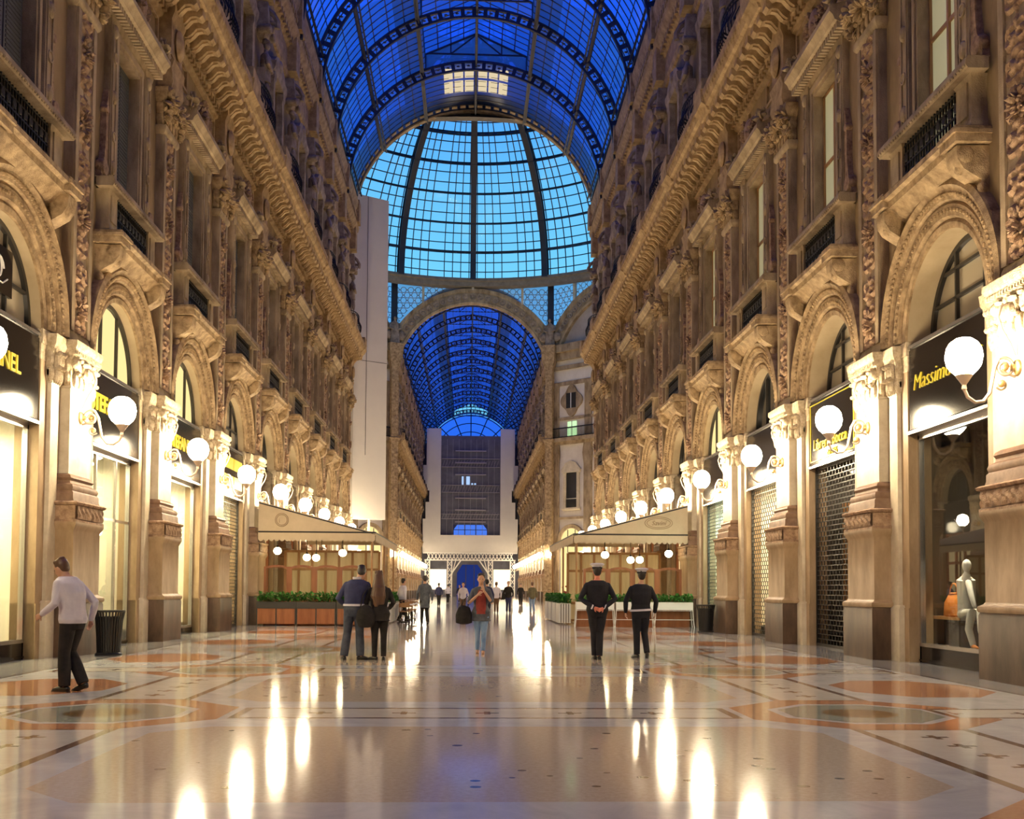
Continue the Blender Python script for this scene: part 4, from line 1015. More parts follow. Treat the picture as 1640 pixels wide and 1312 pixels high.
# bookshop display: a few pale books standing on two ledges
t = thing('display_ledge', 'wooden display ledge behind the bookshop grille', 'shelf', at('right', N9[1], 0, -1.0), pi)
mb = MB()
for z in (1.0, 2.2, 3.3): mb.box(-.25, .2, -1.5, 1.5, z-.04, z)
for yy in (-1.5, 1.5): mb.box(-.25, .2, yy-.03, yy+.03, .33, 3.6)
part('boards', mb, M['wood2'], t)
bc = [(.6, .55, .45), (.5, .1, .07), (.12, .2, .35), (.65, .45, .12), (.3, .3, .28), (.15, .3, .15)]
bm = [pbr('book_cover', c, .5) for c in bc]; kb = 0
for z, zn in ((1.0, 'lowest'), (2.2, 'middle'), (3.3, 'top')):
    for j in range(9):
        kb += 1; t = thing('book', 'book standing %s from the far end of the %s ledge in the bookshop' % (ORD[j], zn), 'book', at('right', N9[1]-1.3+j*.32, z, -1.0), pi, 'books behind the bookshop grille')
        h = .3+.05*((j*7) % 4)
        mb = MB(); mb.box(-.02, .02, -.11, .11, 0, h); part('cover', mb, bm[(j*5+kb) % 6], t); mb = MB(); mb.box(-.016, .016, -.105, .115, .005, h-.006); part('pages', mb, M['whitepaint'], t)
# cafe and far shop fronts
M['shop_lit'] = emissive('lit_shop_front', (1, .72, .34), 1.0); M['shop_lit2'] = emissive('bright_shop_front', (1, .80, .46), 1.9)
def simple_front(pm, wd):
    t = thing('shopfront', 'x', 'shop'); mb = MB()
    for yy in (-1.56, -.5, .5, 1.56): mb.box(-.3, -.16, yy-.07, yy+.07, 0, 4.5)
    for z in (.35, 2.9, 4.45): mb.box(-.3, -.16, -1.6, 1.6, z-.07, z+.07)
    mb.box(-.3, -.2, -1.6, 1.6, 0, .35); part('frame', mb, wd, t)
    mb = MB(); mb.box(-.29, -.27, -1.6, 1.6, .3, 4.5); part('pane', mb, pm, t)
    mb = MB(); mb.box(-.3, -.05, -1.6, 1.6, 4.5, 6.12); part('fascia', mb, M['black'], t)
    return Proto(t)
sf1 = simple_front(M['shop_lit'], M['wood']); sf2 = simple_front(M['shop_lit2'], M['darkmetal'])
for side in ('left', 'right'):
    for i in range(4, 9): sf1.put(at(side, N9[i]), rot(side), 'warm lit wooden shop front, %s wall, %s from the camera' % (side, ORD[i]), 'wooden shop fronts')
    for i in range(11): sf2.put(at(side, FAR[i]), rot(side), 'bright distant shop front, %s wall, %s from the dome' % (side, ORD[i]), 'far shop fronts')

for side in ('left', 'right'):
    sf1.put(at(side, NEAR[0]), rot(side), 'warm lit wooden shop front beside the viewpoint, %s wall' % side, 'wooden shop fronts'); arch.put(at(side, NEAR[0]), rot(side), 'stone shop arch beside the viewpoint, %s wall' % side, 'shop arches of the near facades'); aw_dark.put(at(side, NEAR[0]), rot(side), 'dark arched window beside the viewpoint, %s wall' % side, 'arched windows of the near facades')
# seated display mannequin, bench and handbag in the right window
t = thing('display_bench', 'orange topped low bench in the right shop window', 'bench', at('right', N9[0]+1.12, .34, -.70), pi)
mb = MB(); mb.box(-.2, .2, -.65, .5, .50, .56); part('seat', mb, vary('orange_wood', (.75, .36, .14), (.85, .5, .22), 3, .4), t)
for yy in (-.5, .4):
    mb = MB(); mb.box(-.03, .03, yy-.02, yy+.02, 0, .5); mb.box(-.18, .18, yy-.02, yy+.02, 0, .03); part('leg', mb, M['darkmetal'], t)
M['orange'] = vary('orange_leather', (.75, .22, .04), (.85, .34, .08), 6, .4)
t = thing('handbag', 'orange leather handbag on the display bench', 'handbag', at('right', N9[0]+1.12, .90, -.70), pi)
mb = MB(); mb.loft([[(a*cos(2*pi*k/20), b*(abs(cos(2*pi*k/20-pi/2))**.6)*(1 if sin(2*pi*k/20) > 0 else -1), z) for k in range(20)] for z, a, b in ((0, .12, .25), (.02, .14, .28), (.2, .13, .26), (.32, .06, .22), (.34, .02, .2))]); part('body', mb, M['orange'], t)
for xx in (-.05, .05):
    mb = MB(); mb.tube([(xx, .13*cos(a), .30+.17*sin(a)) for a in [pi*q/10 for q in range(11)]], .012, 6); part('handle', mb, M['orange'], t)
t.scale = (1.35, 1.35, 1.35)
t = thing('mannequin', 'seated shop mannequin in white trousers and orange shoes half hidden by the right pedestal', 'mannequin', at('right', N9[0]+.36, .34, -.66), pi)
mb = MB()
for s_, fy in ((0, .35), (.16, .2)):
    mb.limb([(-.05+s_, -.25, .62), (-.02+s_, .18, .66), (.0+s_, fy-.1, .35), (.02+s_, fy+.1, .08)], [.10, .085, .07, .055], 10)
mb.limb([(-.0, -.28, .6), (.0, -.3, .85), (.02, -.28, 1.25), (.02, -.26, 1.32)], [.17, .16, .17, .08], 12); mb.limb([(.06, -.1, 1.2), (.1, .1, .95), (.1, .2, .78)], [.06, .05, .04]); part('white_outfit', mb, M['cloth_w'], t)
mb = MB()
for s_, fy in ((0, .35), (.16, .2)): mb.limb([(.02+s_, fy+.08, .06), (.03+s_, fy+.2, .035), (.04+s_, fy+.32, .025)], [.045, .04, .03], 8)
part('orange_shoes', mb, M['orange'], t)
mb = MB(); mb.limb([(.02, -.26, 1.3), (.02, -.24, 1.42)], [.05, .05]); mb.ell((.03, -.22, 1.52), (.08, .095, .12), 10, 8); part('head', mb, M['whitepaint'], t)
mb = MB(); mb.box(-.2, .25, -.5, -.1, .0, .5); part('plinth', mb, M['shop_dark'], t)

# litter bins
bn = thing('litter_bin', 'x', 'litter bin')
mb = MB()
for k in range(30):
    a = 2*pi*k/30; p = [(.22, .05), (.235, .35), (.26, .70), (.30, .88)]
    for (r0, z0), (r1, z1) in zip(p, p[1:]): mb.bar((r0*cos(a), r0*sin(a), z0), (r1*cos(a), r1*sin(a), z1), .03, .012, (cos(a), sin(a), 0))
part('slatted_basket', mb, M['iron'], bn)
mb = MB(); mb.lathe([(.29, .86), (.31, .87), (.31, .90), (.29, .90)], n=30); part('rim', mb, M['iron'], bn)
mb = MB(); mb.lathe([(.26, 0), (.26, .03), (.22, .06)], n=24); part('foot', mb, M['iron'], bn)
mb = MB(); mb.lathe([(.20, .06), (.215, .35), (.24, .78)], n=20); part('liner', mb, M['darkmetal'], bn)
bins = Proto(bn); bins.put((-7.44, 21.75, 0), 0, 'black slatted litter bin behind the striding person on the left'); bins.put((7.52, 34.4, 0), 0, 'dark slatted litter bin by the right wall near the cafe awning')

# ------------------------------------------------------------------ cafe terraces
YA, LA = 39.3, 11.6
M['cheek'] = M['awning']
M['warm_bulb'] = emissive('warm_cafe_bulb', (1, .82, .48), 22)
def scallop(p0, p1, z0, z1, n, wob=.07):
    top, bot = [], []
    for i in range(n*6+1):
        u = i/(n*6); q = Vector(p0).lerp(Vector(p1), u); top.append((q.x, q.y, z0)); bot.append((q.x, q.y, z1-wob*abs(sin(pi*u*n))))
    return top, bot
def terrace(side):
    sg = 1 if side == 'left' else -1
    loc, r = at(side, YA), rot(side)
    t = thing('cafe_awning', 'large beige canvas awning over the %s cafe terrace' % side, 'awning', loc, r)
    X0, X1, Z0, Z1, ye = .45, 4.72, 4.55, 3.42, sg*LA
    mb = MB(); mb.loft([[(X0, y, Z0), (X1, y, Z1), (X1, y, Z1-.03), (X0, y, Z0-.03)] for y in (0, ye)][::sg]); part('canopy', mb, M['awning'], t)
    for y, nm in ((0, 'side_panel'), (ye, 'side_panel')):
        mb = MB(); mb.loft([[(X0, y+d, Z0), (X1, y+d, Z1), (X0, y+d, Z1)] for d in (-.012, .012)]); part(nm, mb, M['awning'], t)
    mb = MB()
    for a, c, n in (((X0, -.02*sg, 0), (X1, -.02*sg, 0), 22), ((X1+.02, 0, 0), (X1+.02, ye, 0), 50)):
        tp, bt = scallop(a, c, Z1, Z1-.28, n); mb.ring([tp, bt], False)
    part('scalloped_valance', mb, M['awning'], t)
    mb = MB(); mb.tube([(X0, 0, Z1), (X1, 0, Z1)], .035, 8); mb.tube([(X1, 0, Z1), (X1, ye, Z1)], .035, 8)
    for k in range(5): mb.tube([(X0, ye*k/4, Z0-.06), (X1, ye*k/4, Z1-.06)], .025, 6)
    part('frame_poles', mb, M['darkmetal'], t)
    for y in (.15*sg, ye*.5, ye-.15*sg):
        mb = MB(); mb.tube([(X1-.12, y, 0), (X1-.12, y, Z1)], .04, 8); mb.lathe([(.12, 0), (.12, .03), (.04, .05)], (X1-.12, y, 0), 12); part('post', mb, M['wood2'], t)
    em = MB(); ex = X0+(1.1 if side == 'right' else .85)
    M['emblem'] = M.get('emblem') or pbr('brown_emblem_print', (.28, .19, .12), .8)
    for rr, zz in ((.52, .23), (.44, .17)) if side == 'right' else ((.24, .24), (.19, .19)): em.tube([(ex+rr*cos(a), -.03*sg, 3.86+zz*sin(a)) for a in [2*pi*q/28 for q in range(29)]], .010, 5)
    if side == 'left': em.tube([(ex-.08, -.03*sg, 3.76), (ex-.08, -.03*sg, 3.96), (ex+.08, -.03*sg, 3.76), (ex+.08, -.03*sg, 3.96)], .010, 5)
    e = part('emblem', em, M['emblem'], t)
    if side == 'right':
        o = text(t, 'Savini', ex, .035, 3.85, .24, M['emblem'], .3, name='lettering'); o.rotation_euler = (pi/2, 0, pi); o.location = (ex, .035, 3.85)
    # wooden wind screens across the near end
    nsc = 4; W = (X1-.55-X0)/nsc
    for k in range(nsc):
        xa = X0+.15+k*W
        s = thing('wind_screen', 'wood framed glass wind screen, %s cafe terrace, %s from the wall' % (side, ORD[k]), 'screen', (loc[0]+(xa if side == 'left' else -xa), YA+.45, 0), r, 'wind screens of the cafes')
        mb = MB()
        for xx in (.05, W-.05): mb.box(xx-.05, xx+.05, -.04, .04, 0, 2.15)
        mb.box(.05, W-.05, -.035, .035, .85, .95); mb.box(.05, W-.05, -.035, .035, 0, .12)
        for q in range(9):
            a, d = pi*q/9, pi*(q+1)/9; c_ = W/2; R_ = W/2-.05; mb.bar((c_-R_*cos(a), 0, 2.05+.12*sin(a)), (c_-R_*cos(d), 0, 2.05+.12*sin(d)), .07, .09)
        part('frame', mb, M['wood'], s)
        mb = MB(); mb.box(.1, W-.1, -.02, .02, .1, .86); part('panel', mb, M['wood'], s)
        mb = MB(); mb.box(.1, W-.1, -.006, .006, .95, 2.06); part('glass', mb, M['shop_glass'], s)
    for k, (x, y, z) in enumerate(((1.0, .9, 2.75), (1.9, 2.2, 2.55), (2.2, 2.6, 2.55), (3.4, 1.2, 2.7), (2.8, 6, 2.6), (1.6, 8.5, 2.6))):
        p = thing('pendant_lamp', 'small glowing pendant under the %s awning, %s from the near end' % (side, ORD[k]), 'pendant lamp', (loc[0]+(x if side == 'left' else -x), YA+y, 0), 0, 'pendants under the awnings')
        mb = MB(); mb.ell((0, 0, z), (.15, .15, .14), 14, 10); part('globe', mb, M['warm_bulb'], p)
        zt = Z0-.07+(Z1-Z0)*(x-X0)/(X1-X0); mb = MB(); mb.tube([(0, 0, z+.1), (0, 0, zt)], .012, 6); mb.lathe([(.06, z+.12), (.05, z+.17), (.02, z+.2)], n=10); part('rod', mb, M['iron'], p)
    # inner curtain wall of the pavilion
    s = thing('glazed_partition', 'brown framed lit partition at the back of the %s cafe terrace' % side, 'partition', (loc[0], YA+5.6, 0), r)
    mb = MB()
    for k in range(8): x = .5+k*.56; mb.box(x-.05, x+.05, -.05, .05, 0, 2.9)
    for z in (.06, .8, 2.15, 2.9): mb.box(.5, 4.4, -.04, .04, z-.05, z+.05)
    part('frame', mb, M['wood2'], s)
    mb = MB(); mb.box(.5, 4.4, -.01, .01, .1, 2.9); part('curtain', mb, vary('cream_curtain', (.62, .50, .30), (.80, .68, .46), 5, .8, stretch=9), s)
for side in ('left', 'right'): terrace(side)

def foliage(mb, x0, x1, y0, y1, z0, h, n, rr, L=.16):
    for i in range(n):
        p = Vector((rr.uniform(x0, x1), rr.uniform(y0, y1), z0+rr.uniform(0, h)**1)); a = rr.uniform(0, 2*pi); el = rr.uniform(-.2, 1.1)
        d = Vector((cos(a)*cos(el), sin(a)*cos(el), sin(el))); w = d.cross(Vector((0, 0, 1))).normalized()*L*.28; u = w.cross(d).normalized()*L*.1
        mb.add([p, p+d*L*.5+w+u, p+d*L, p+d*L*.5-w+u], [(0, 1, 2, 3)])
def planter_wood(W):
    t = thing('planter_box', 'x', 'planter')
    mb = MB(); mb.box(-W/2, W/2, -.24, .24, .06, .62); part('box', mb, M['wood'], t)
    mb = MB(); mb.box(-W/2-.02, W/2+.02, -.26, .26, .62, .86)
    for xx in (-W/2, -.0, W/2): mb.box(xx-.02, xx+.02, -.26, -.24, 0, .62)
    part('dark_trough', mb, M['darkmetal'], t)
    mb = MB(); foliage(mb, -W/2, W/2, -.22, .22, .84, .30, 420, random.Random(5)); o = part('plants', mb, M['leaf'], t); return Proto(t)
pw = planter_wood(1.38)
for k, x in enumerate((-7.15, -5.72, -4.28)): pw.put((x, YA-.35, 0), 0, 'dark topped wooden planter with green plants, left cafe, %s from the wall' % ORD[k], 'wooden planters')
t = thing('planter_stand', 'x', 'planter')
mb = MB(); W = 1.36
for a in (((-W/2, -.2), (W/2, -.18)), ((-W/2, .18), (W/2, .2))): mb.box(a[0][0], a[1][0], a[0][1], a[1][1], .66, .92)
mb.box(-W/2, W/2, -.2, .2, .64, .67)
for q in (-W/2, W/2): mb.box(q-.01, q+.01, -.2, .2, .66, .92)
for i in range(14): mb.lathe([(.045, -.01), (.055, 0), (.045, .01)], (-W/2+.05+i*.097, -.2, .61), 8)
part('trough', mb, M['whitepaint'], t)
for x in (-W/2, W/2):
    for y in (-.18, .18):
        mb = MB(); mb.tube([(x, y, .66), (x*1.03, y, .3), (x*1.08, y, 0)], .017, 6); part('leg', mb, M['whitepaint'], t)
mb = MB(); mb.tube([(-W/2, -.18, .28), (W/2, -.18, .28)], .012, 6); part('stretcher', mb, M['whitepaint'], t)
mb = MB(); foliage(mb, -W/2, W/2, -.18, .18, .88, .26, 420, random.Random(8)); part('plants', mb, M['leaf'], t); ps = Proto(t)
for k, x in enumerate((7.3, 5.85, 4.4)): ps.put((x, YA-.55, 0), 0, 'white metal planter stand with green plants, right cafe, %s from the wall' % ORD[k], 'white planter stands')
t = thing('low_wall', 'low brown wooden wall behind the white planter stands', 'low wall', (5.85, YA-.1, 0))
mb = MB(); mb.box(-2.1, 2.1, -.08, .08, 0, .78)
for i in range(9): mb.box(-2.1+i*.525-.02, -2.1+i*.525+.02, -.1, -.08, 0, .78)
part('boards', mb, M['wood'], t)
t = thing('slatted_planter', 'x', 'planter'); mb = MB()
for i in range(14):
    for s_ in (-1, 1): mb.box(s_*.22-.012, s_*.22+.012, -.7+i*.104-.035, -.7+i*.104+.035, .05, .82)
for i in range(5):
    for s_ in (-1, 1): mb.box(-.2+i*.1-.035, -.2+i*.1+.035, s_*.73-.012, s_*.73+.012, .05, .82)
part('slats', mb, M['whitepaint'], t); mb = MB(); mb.box(-.2, .2, -.7, .7, .08, .78); part('liner', mb, M['shop_dark'], t)
mb = MB(); foliage(mb, -.24, .24, -.7, .7, .8, .32, 360, random.Random(4)); part('plants', mb, M['leaf'], t); sp = Proto(t)
for k, y in enumerate((42.2, 44.2, 46.2, 48.2)):
    sp.put((3.55, y, 0), 0, 'white slatted planter on the aisle edge of the right cafe, %s from the camera' % ORD[k], 'slatted planters'); sp.put((-3.45, y, 0), 0, 'white slatted planter on the aisle edge of the left cafe, %s from the camera' % ORD[k], 'slatted planters')
t = thing('geranium_pot', 'red flowering plant behind the right slatted planters', 'flower pot', (4.1, 45.5, 0)); mb = MB(); mb.lathe([(.15, 0), (.22, .5), (.24, .55), (.2, .55)], n=14); part('pot', mb, M['pink'], t)
mb = MB(); foliage(mb, -.3, .3, -.5, .5, .55, .6, 160, random.Random(3)); part('leaves', mb, M['leaf'], t)
mb = MB(); r2 = random.Random(9)
for i in range(40): mb.ell((r2.uniform(-.35, .35), r2.uniform(-.5, .5), r2.uniform(1.1, 1.5)), (.05, .05, .04), 6, 4)
part('blooms', mb, M['flower'], t)
# tables and chairs on the aisle side of the left cafe
t = thing('cafe_table', 'x', 'table'); mb = MB(); mb.lathe([(.02, .70), (.36, .70), (.37, .72), (.36, .74), (.02, .74)], n=24); part('tabletop', mb, M['whitepaint'], t)
mb = MB(); mb.lathe([(.2, 0), (.2, .02), (.03, .05), (.03, .70)], n=14); part('pedestal', mb, M['darkmetal'], t); tb = Proto(t)
t = thing('cafe_chair', 'x', 'chair'); mb = MB(); mb.box(-.21, .21, -.21, .21, .43, .46); part('seat', mb, M['wood2'], t)
mb = MB(); mb.tube([(-.2, .2, .45), (-.2, .26, .85), (0, .28, .9), (.2, .26, .85), (.2, .2, .45)], .014, 6); mb.box(-.19, .19, .235, .255, .62, .78); part('backrest', mb, M['wood2'], t)
for x in (-.18, .18):
    for y in (-.18, .18): mb = MB(); mb.tube([(x, y, .44), (x*1.15, y*1.15, 0)], .014, 6); part('leg', mb, M['darkmetal'], t)
ch = Proto(t)
for k, y in enumerate((43.0, 45.4, 47.8)):
    tb.put((-2.75, y, 0), 0, 'round white cafe table beside the left slatted planters, %s from the camera' % ORD[k], 'cafe tables')
    ch.put((-2.75, y+.6, 0), 0, 'cafe chair on the far side of the %s left table' % ORD[k], 'cafe chairs'); ch.put((-2.75, y-.6, 0), pi, 'cafe chair on the near side of the %s left table' % ORD[k], 'cafe chairs')

# ------------------------------------------------------------------ people
def cloth(n, a, b=None): return vary(n, a, b or tuple(min(1, c*1.5+.01) for c in a), 6, .85)
SK = pbr('skin', (.55, .31, .20), .55); SKR = pbr('reddish_skin', (.72, .24, .15), .55)
C = {'navy': cloth('navy_cloth', (.025, .028, .075)), 'uniform': cloth('dark_uniform', (.010, .010, .014), (.018, .018, .026)), 'denim': cloth('dark_denim', (.028, .034, .055), (.07, .08, .11)), 'ldenim': cloth('light_denim', (.16, .27, .48), (.30, .42, .62)),
     'black': cloth('black_cloth', (.010, .009, .009), (.025, .021, .020)), 'white': cloth('white_shirt', (.62, .58, .64), (.74, .70, .74)), 'grey': cloth('grey_cloth', (.10, .10, .12)), 'red': cloth('dark_red_top', (.20, .03, .025), (.32, .06, .05)), 'olive': cloth('olive_jacket', (.10, .09, .05)), 'cardigan': cloth('grey_cardigan', (.055, .06, .075), (.12, .13, .15)), 'brown': cloth('brown_cloth', (.12, .07, .04))}
HAIR = {'dark': pbr('dark_hair', (.018, .012, .010), .5), 'brown': pbr('brown_hair', (.10, .048, .024), .45)}
SHOE = pbr('black_shoe_leather', (.012, .011, .010), .35)
def bake(mb, name, voxel, mat, parent, smooth=4):
    me = mb.mesh(name); o = link(name, me, mat, parent)
    m = o.modifiers.new('r', 'REMESH'); m.mode = 'VOXEL'; m.voxel_size = voxel; m.use_smooth_shade = True
    if smooth: q = o.modifiers.new('s', 'SMOOTH'); q.iterations = smooth; q.factor = .5
    return o
TODO = []
def lerp(a, b, t): return a+(b-a)*t
def figure(name, label, loc, rz, H, legs, arms, lean=(0, 0), head=(0, 0, 0), top='navy', bottom='denim', hair='dark', style='short', voxel=.010, female=False, hem=.90, sleeves='long', flare=0.0, trunk=1.0, lookdown=0.0, group=None, shoes=None, skin=None):
    k = H/1.78; t = thing(name, label, 'person', loc, rz, group); V = Vector; skin = skin or SK
    def S(p): return V(p)*k
    def cx(z): u = max(0, min(1, (z-.95)/.5)); return lean[0]*u*u*.5+lean[0]*u*.5, lean[1]*u*u*.5+lean[1]*u*.5
    hw = trunk*(.92 if female else 1.0)
    prof = [(.80, .13, .10), (.93, .165 if not female else .175, .115), (1.07, .145 if not female else .125, .105), (1.28, .175, .122), (1.40, .185, .105), (1.46, .13, .08), (1.50, .065, .065)]
    def torso(mb, off, z0, z1, fl=0):
        rings = []
        zs = sorted({z0, z1} | {z for z, a, b in prof if z0 < z < z1})
        for z in zs:
            for (za, aa, ba), (zb, ab, bb) in zip(prof, prof[1:]):
                if za <= z <= zb: u = (z-za)/(zb-za); a, b = lerp(aa, ab, u), lerp(ba, bb, u)
            if z < prof[0][0]: a, b = prof[1][1], prof[1][2]
            f = fl*max(0, (1.1-z))
            x, y = cx(z); rings.append([S((x+(a*hw+off+f)*cos(2*pi*q/20), y+(b*hw+off+f)*sin(2*pi*q/20), z)) for q in range(20)])
        mb.loft(rings)
    sx, sy = cx(1.42); sw = .172*hw
    nb = V((sx, sy, 1.46)); hc = V((sx+head[0], sy+.03+head[1], 1.655+head[2]))
    mb = MB(); torso(mb, 0, .80, 1.50)
    mb.limb([S(nb+V((0, 0, -.03))), S(nb.lerp(hc, .5)), S(hc+V((0, -.01, -.04)))], [.058*k, .052*k, .055*k])
    R = Matrix.Rotation(-lookdown, 3, 'X')
    def HP(p): return S(hc+R @ V(p))
    mb.ell(HP((0, 0, .01)), (.076*k, .095*k, .115*k), 16, 12, R); mb.ell(HP((0, .035, -.06)), (.052*k, .058*k, .062*k), 12, 8, R); mb.ell(HP((0, .10, -.015)), (.013*k, .02*k, .026*k), 8, 6, R)
    for s in (-1, 1): mb.ell(HP((s*.078, -.005, -.005)), (.010*k, .022*k, .032*k), 8, 6, R)
    mb.ell(HP((0, .088, -.06)), (.024*k, .012*k, .010*k), 8, 5, R)
    for s, lg in zip((-1, 1), legs):
        hip = V((s*.088, 0, .90)); mb.limb([S(hip), S(hip.lerp(V(lg['knee']), .5)), S(lg['knee']), S(V(lg['knee']).lerp(V(lg['ankle']), .35)), S(lg['ankle'])], [.085*k, .075*k, .052*k, .052*k, .036*k])
        d = V((sin(lg.get('toe', 0)), cos(lg.get('toe', 0)), lg.get('pitch', 0))); a = V(lg['ankle']); mb.limb([S(a+V((0, 0, -.045))), S(a+d*.14+V((0, 0, -.06)))], [.035*k, .026*k])
    for s, ar_ in zip((-1, 1), arms):
        sh = V((sx+s*sw, sy, 1.395)); e, w = V(ar_['elbow']), V(ar_['wrist'])
        mb.limb([S(sh), S(sh.lerp(e, .5)), S(e), S(e.lerp(w, .4)), S(w)], [.052*k, .045*k, .038*k, .036*k, .025*k])
        d = V(ar_['hand']).normalized(); n = V(ar_.get('palm', (0, 1, 0))); n = (n-d*n.dot(d)).normalized(); wv = d.cross(n)*(-s)
        fl = ar_.get('curl', .35)
        rings = []
        for u, wd, th in ((0, .024, .017), (.03, .034, .016), (.075, .040, .014), (.088, .036, .011)):
            c = w+d*(u+.005); rings.append([S(c+wv*wd*cos(2*pi*q/12)+n*th*sin(2*pi*q/12)) for q in range(12)])
        mb.loft(rings)
        for i, L in enumerate((.068, .078, .072, .056)):
            b0 = w+d*.082+wv*(.030-.020*i); pts = [b0]; ang = 0
            for j, sl in enumerate((.45, .32, .23)):
                ang += fl*(1+.15*i); dd = d*cos(ang)+n*sin(ang); pts.append(pts[-1]+dd*L*sl)
            mb.limb([S(p) for p in pts], [.0092*k, .0088*k, .008*k, .0068*k], 8)
        tb_ = w+d*.03+wv*.032; mb.limb([S(tb_), S(tb_+(d*.6+wv*.7+n*.3).normalized()*.035), S(tb_+(d*.8+wv*.45+n*.5).normalized()*.062)], [.012*k, .0105*k, .008*k], 8)
    bake(mb, 'body', voxel, skin, t)
    mb = MB()                                     # trousers
    zt = hem+.10; torso(mb, .012, .80, max(.97, min(zt, 1.04)))
    for s, lg in zip((-1, 1), legs):
        hip = V((s*.088, 0, .90)); kn, an = V(lg['knee']), V(lg['ankle']); q = lg.get('cuff', .062)
        mb.tube([S(hip+V((0, 0, .03))), S(hip), S(hip.lerp(kn, .5)), S(kn), S(kn.lerp(an, .5)), S(an+V((0, 0, -.02)))], [.07*k, .104*k, .092*k, (.055+q)/2*k+.012, (q+.006)*k, q*k], 14)
    bake(mb, 'trousers', voxel, C[bottom], t, 3)
    mb = MB(); torso(mb, .026, hem, 1.49, flare)   # jacket or shirt
    for s, ar_ in zip((-1, 1), arms):
        sh = V((sx+s*sw, sy, 1.395)); e, w = V(ar_['elbow']), V(ar_['wrist'])
        if sleeves == 'long': mb.limb([S(sh), S(sh.lerp(e, .5)), S(e), S(e.lerp(w, .45)), S(e.lerp(w, .93))], [.060*k, .058*k, .054*k, .050*k, .042*k])
        else: mb.limb([S(sh), S(sh.lerp(e, .45)), S(sh.lerp(e, .85))], [.060*k, .060*k, .058*k])
    bake(mb, 'jacket' if sleeves == 'long' else 'shirt', voxel, C[top], t, 4)
    for s, lg in zip((-1, 1), legs):               # shoes
        mb = MB(); a = V(lg['ankle']); th = lg.get('toe', 0); pt_ = lg.get('pitch', 0); d = V((sin(th), cos(th), pt_)).normalized(); base = a+V((0, 0, -.045))
        mb.limb([S(base-d*.045+V((0, 0, -.010))), S(base+d*.03+V((0, 0, -.010))), S(base+d*.12+V((0, 0, -.022))), S(base+d*.17+V((0, 0, -.026)))], [.038*k, .042*k, .036*k, .024*k], 10)
        mb.obox(S(base+d*.06+V((0, 0, -.043))), S(d*.125), S(V((d.y, -d.x, 0))*.036), S((0, 0, .008))); bake(mb, 'shoe', min(voxel, .008), shoes or SHOE, t, 2)
    mb = MB()                                      # hair
    mb.ell(HP((0, -.022, .035)), (.086*k, .095*k, .108*k), 14, 10, R); mb.ell(HP((0, -.042, .0)), (.077*k, .068*k, .088*k), 12, 8, R)
    if style == 'long':
        mb.loft([[S((hc.x+a*cos(2*pi*q/14), hc.y+yo+b*sin(2*pi*q/14), z)) for q in range(14)] for z, a, b, yo in ((1.70, .085, .07, -.03), (1.60, .098, .075, -.06), (1.45, .13, .06, -.14), (1.28, .14, .045, -.17), (1.12, .115, .035, -.175), (1.04, .06, .02, -.17))])
    if style == 'long':
        r4 = random.Random(2)
        for q in range(26):
            a = -1.25+2.5*q/25; x0, x1 = .085*sin(a), (.13+r4.uniform(-.015, .02))*sin(a); zb = 1.06+r4.uniform(-.03, .08)+.08*abs(sin(a))
            mb.tube([S((hc.x+x0, hc.y-.05-.05*cos(a), 1.72)), S((hc.x+.5*(x0+x1), hc.y-.10-.06*cos(a), 1.5)), S((hc.x+x1+r4.uniform(-.01, .01), hc.y-.165-.05*cos(a), 1.28)), S((hc.x+x1*.85, hc.y-.17-.04*cos(a), zb))], [.012*k, .016*k, .016*k, .006*k], 6)
    if style == 'bun': mb.ell(HP((0, -.07, .10)), (.05*k, .05*k, .045*k), 10, 8)
    if style in ('short', 'bun', 'long'):
        r3 = random.Random(len(label))
        for q in range(16): a = r3.uniform(0, 2*pi); mb.ell(HP((.06*cos(a), -.02+.06*sin(a), .10+r3.uniform(-.02, .02))), (.03*k, .03*k, .025*k), 6, 5)
    bake(mb, 'hair', .006 if style == 'long' else min(voxel, .012), HAIR[hair], t, 2)
    for s in (-1, 1):
        mb = MB(); mb.ell(HP((s*.032, .085, .012)), (.012*k, .008*k, .008*k), 8, 6); part('eye', mb, SHOE, t)
    return t, k, hc, HP, R
def L(kn, an, toe=0, pitch=0, cuff=.062): return dict(knee=kn, ankle=an, toe=toe, pitch=pitch, cuff=cuff)
def A(e, w, h, palm=(0, 1, 0), curl=.35): return dict(elbow=e, wrist=w, hand=h, palm=palm, curl=curl)
STAND = [L((-.10, .02, .50), (-.11, -.01, .09), -.25), L((.10, .02, .50), (.11, -.01, .09), .25)]
# man in the navy jacket, back to us, bending his head to the right
p, k, hc, HP, R = figure('person', 'person in a navy jacket and jeans standing with head bent, back to us', (-2.42, 20.6, 0), 0, 1.84, [L((-.12, .03, .50), (-.17, -.02, .09), -.3, 0, .075), L((.11, .03, .50), (.13, -.02, .09), .9, 0, .075)],
    [A((-.30, .02, 1.13), (-.20, .22, 1.02), (.6, .8, .1), (0, 0, -1)), A((.31, .06, 1.14), (.22, .28, 1.10), (-.3, .9, .2), (0, 0, -1))], (.05, .06), (.075, .06, -.04), 'navy', 'denim', 'dark', hem=.99, trunk=1.12, lookdown=.6)
mb = MB(); mb.loft([[Vector((a*cos(2*pi*q/24), b*sin(2*pi*q/24), z))*k for q in range(24)] for z, a, b in ((.995, .2, .15), (1.02, .206, .156), (1.035, .2, .15))]); part('pale_hem_band', mb, C['white'], p)
mb = MB(); mb.lathe([(.075*k, 0), (.085*k, .02), (.08*k, .045), (.07*k, .04)], (.045*k, .05*k, 1.495*k), 16); part('pale_collar', mb, C['white'], p)
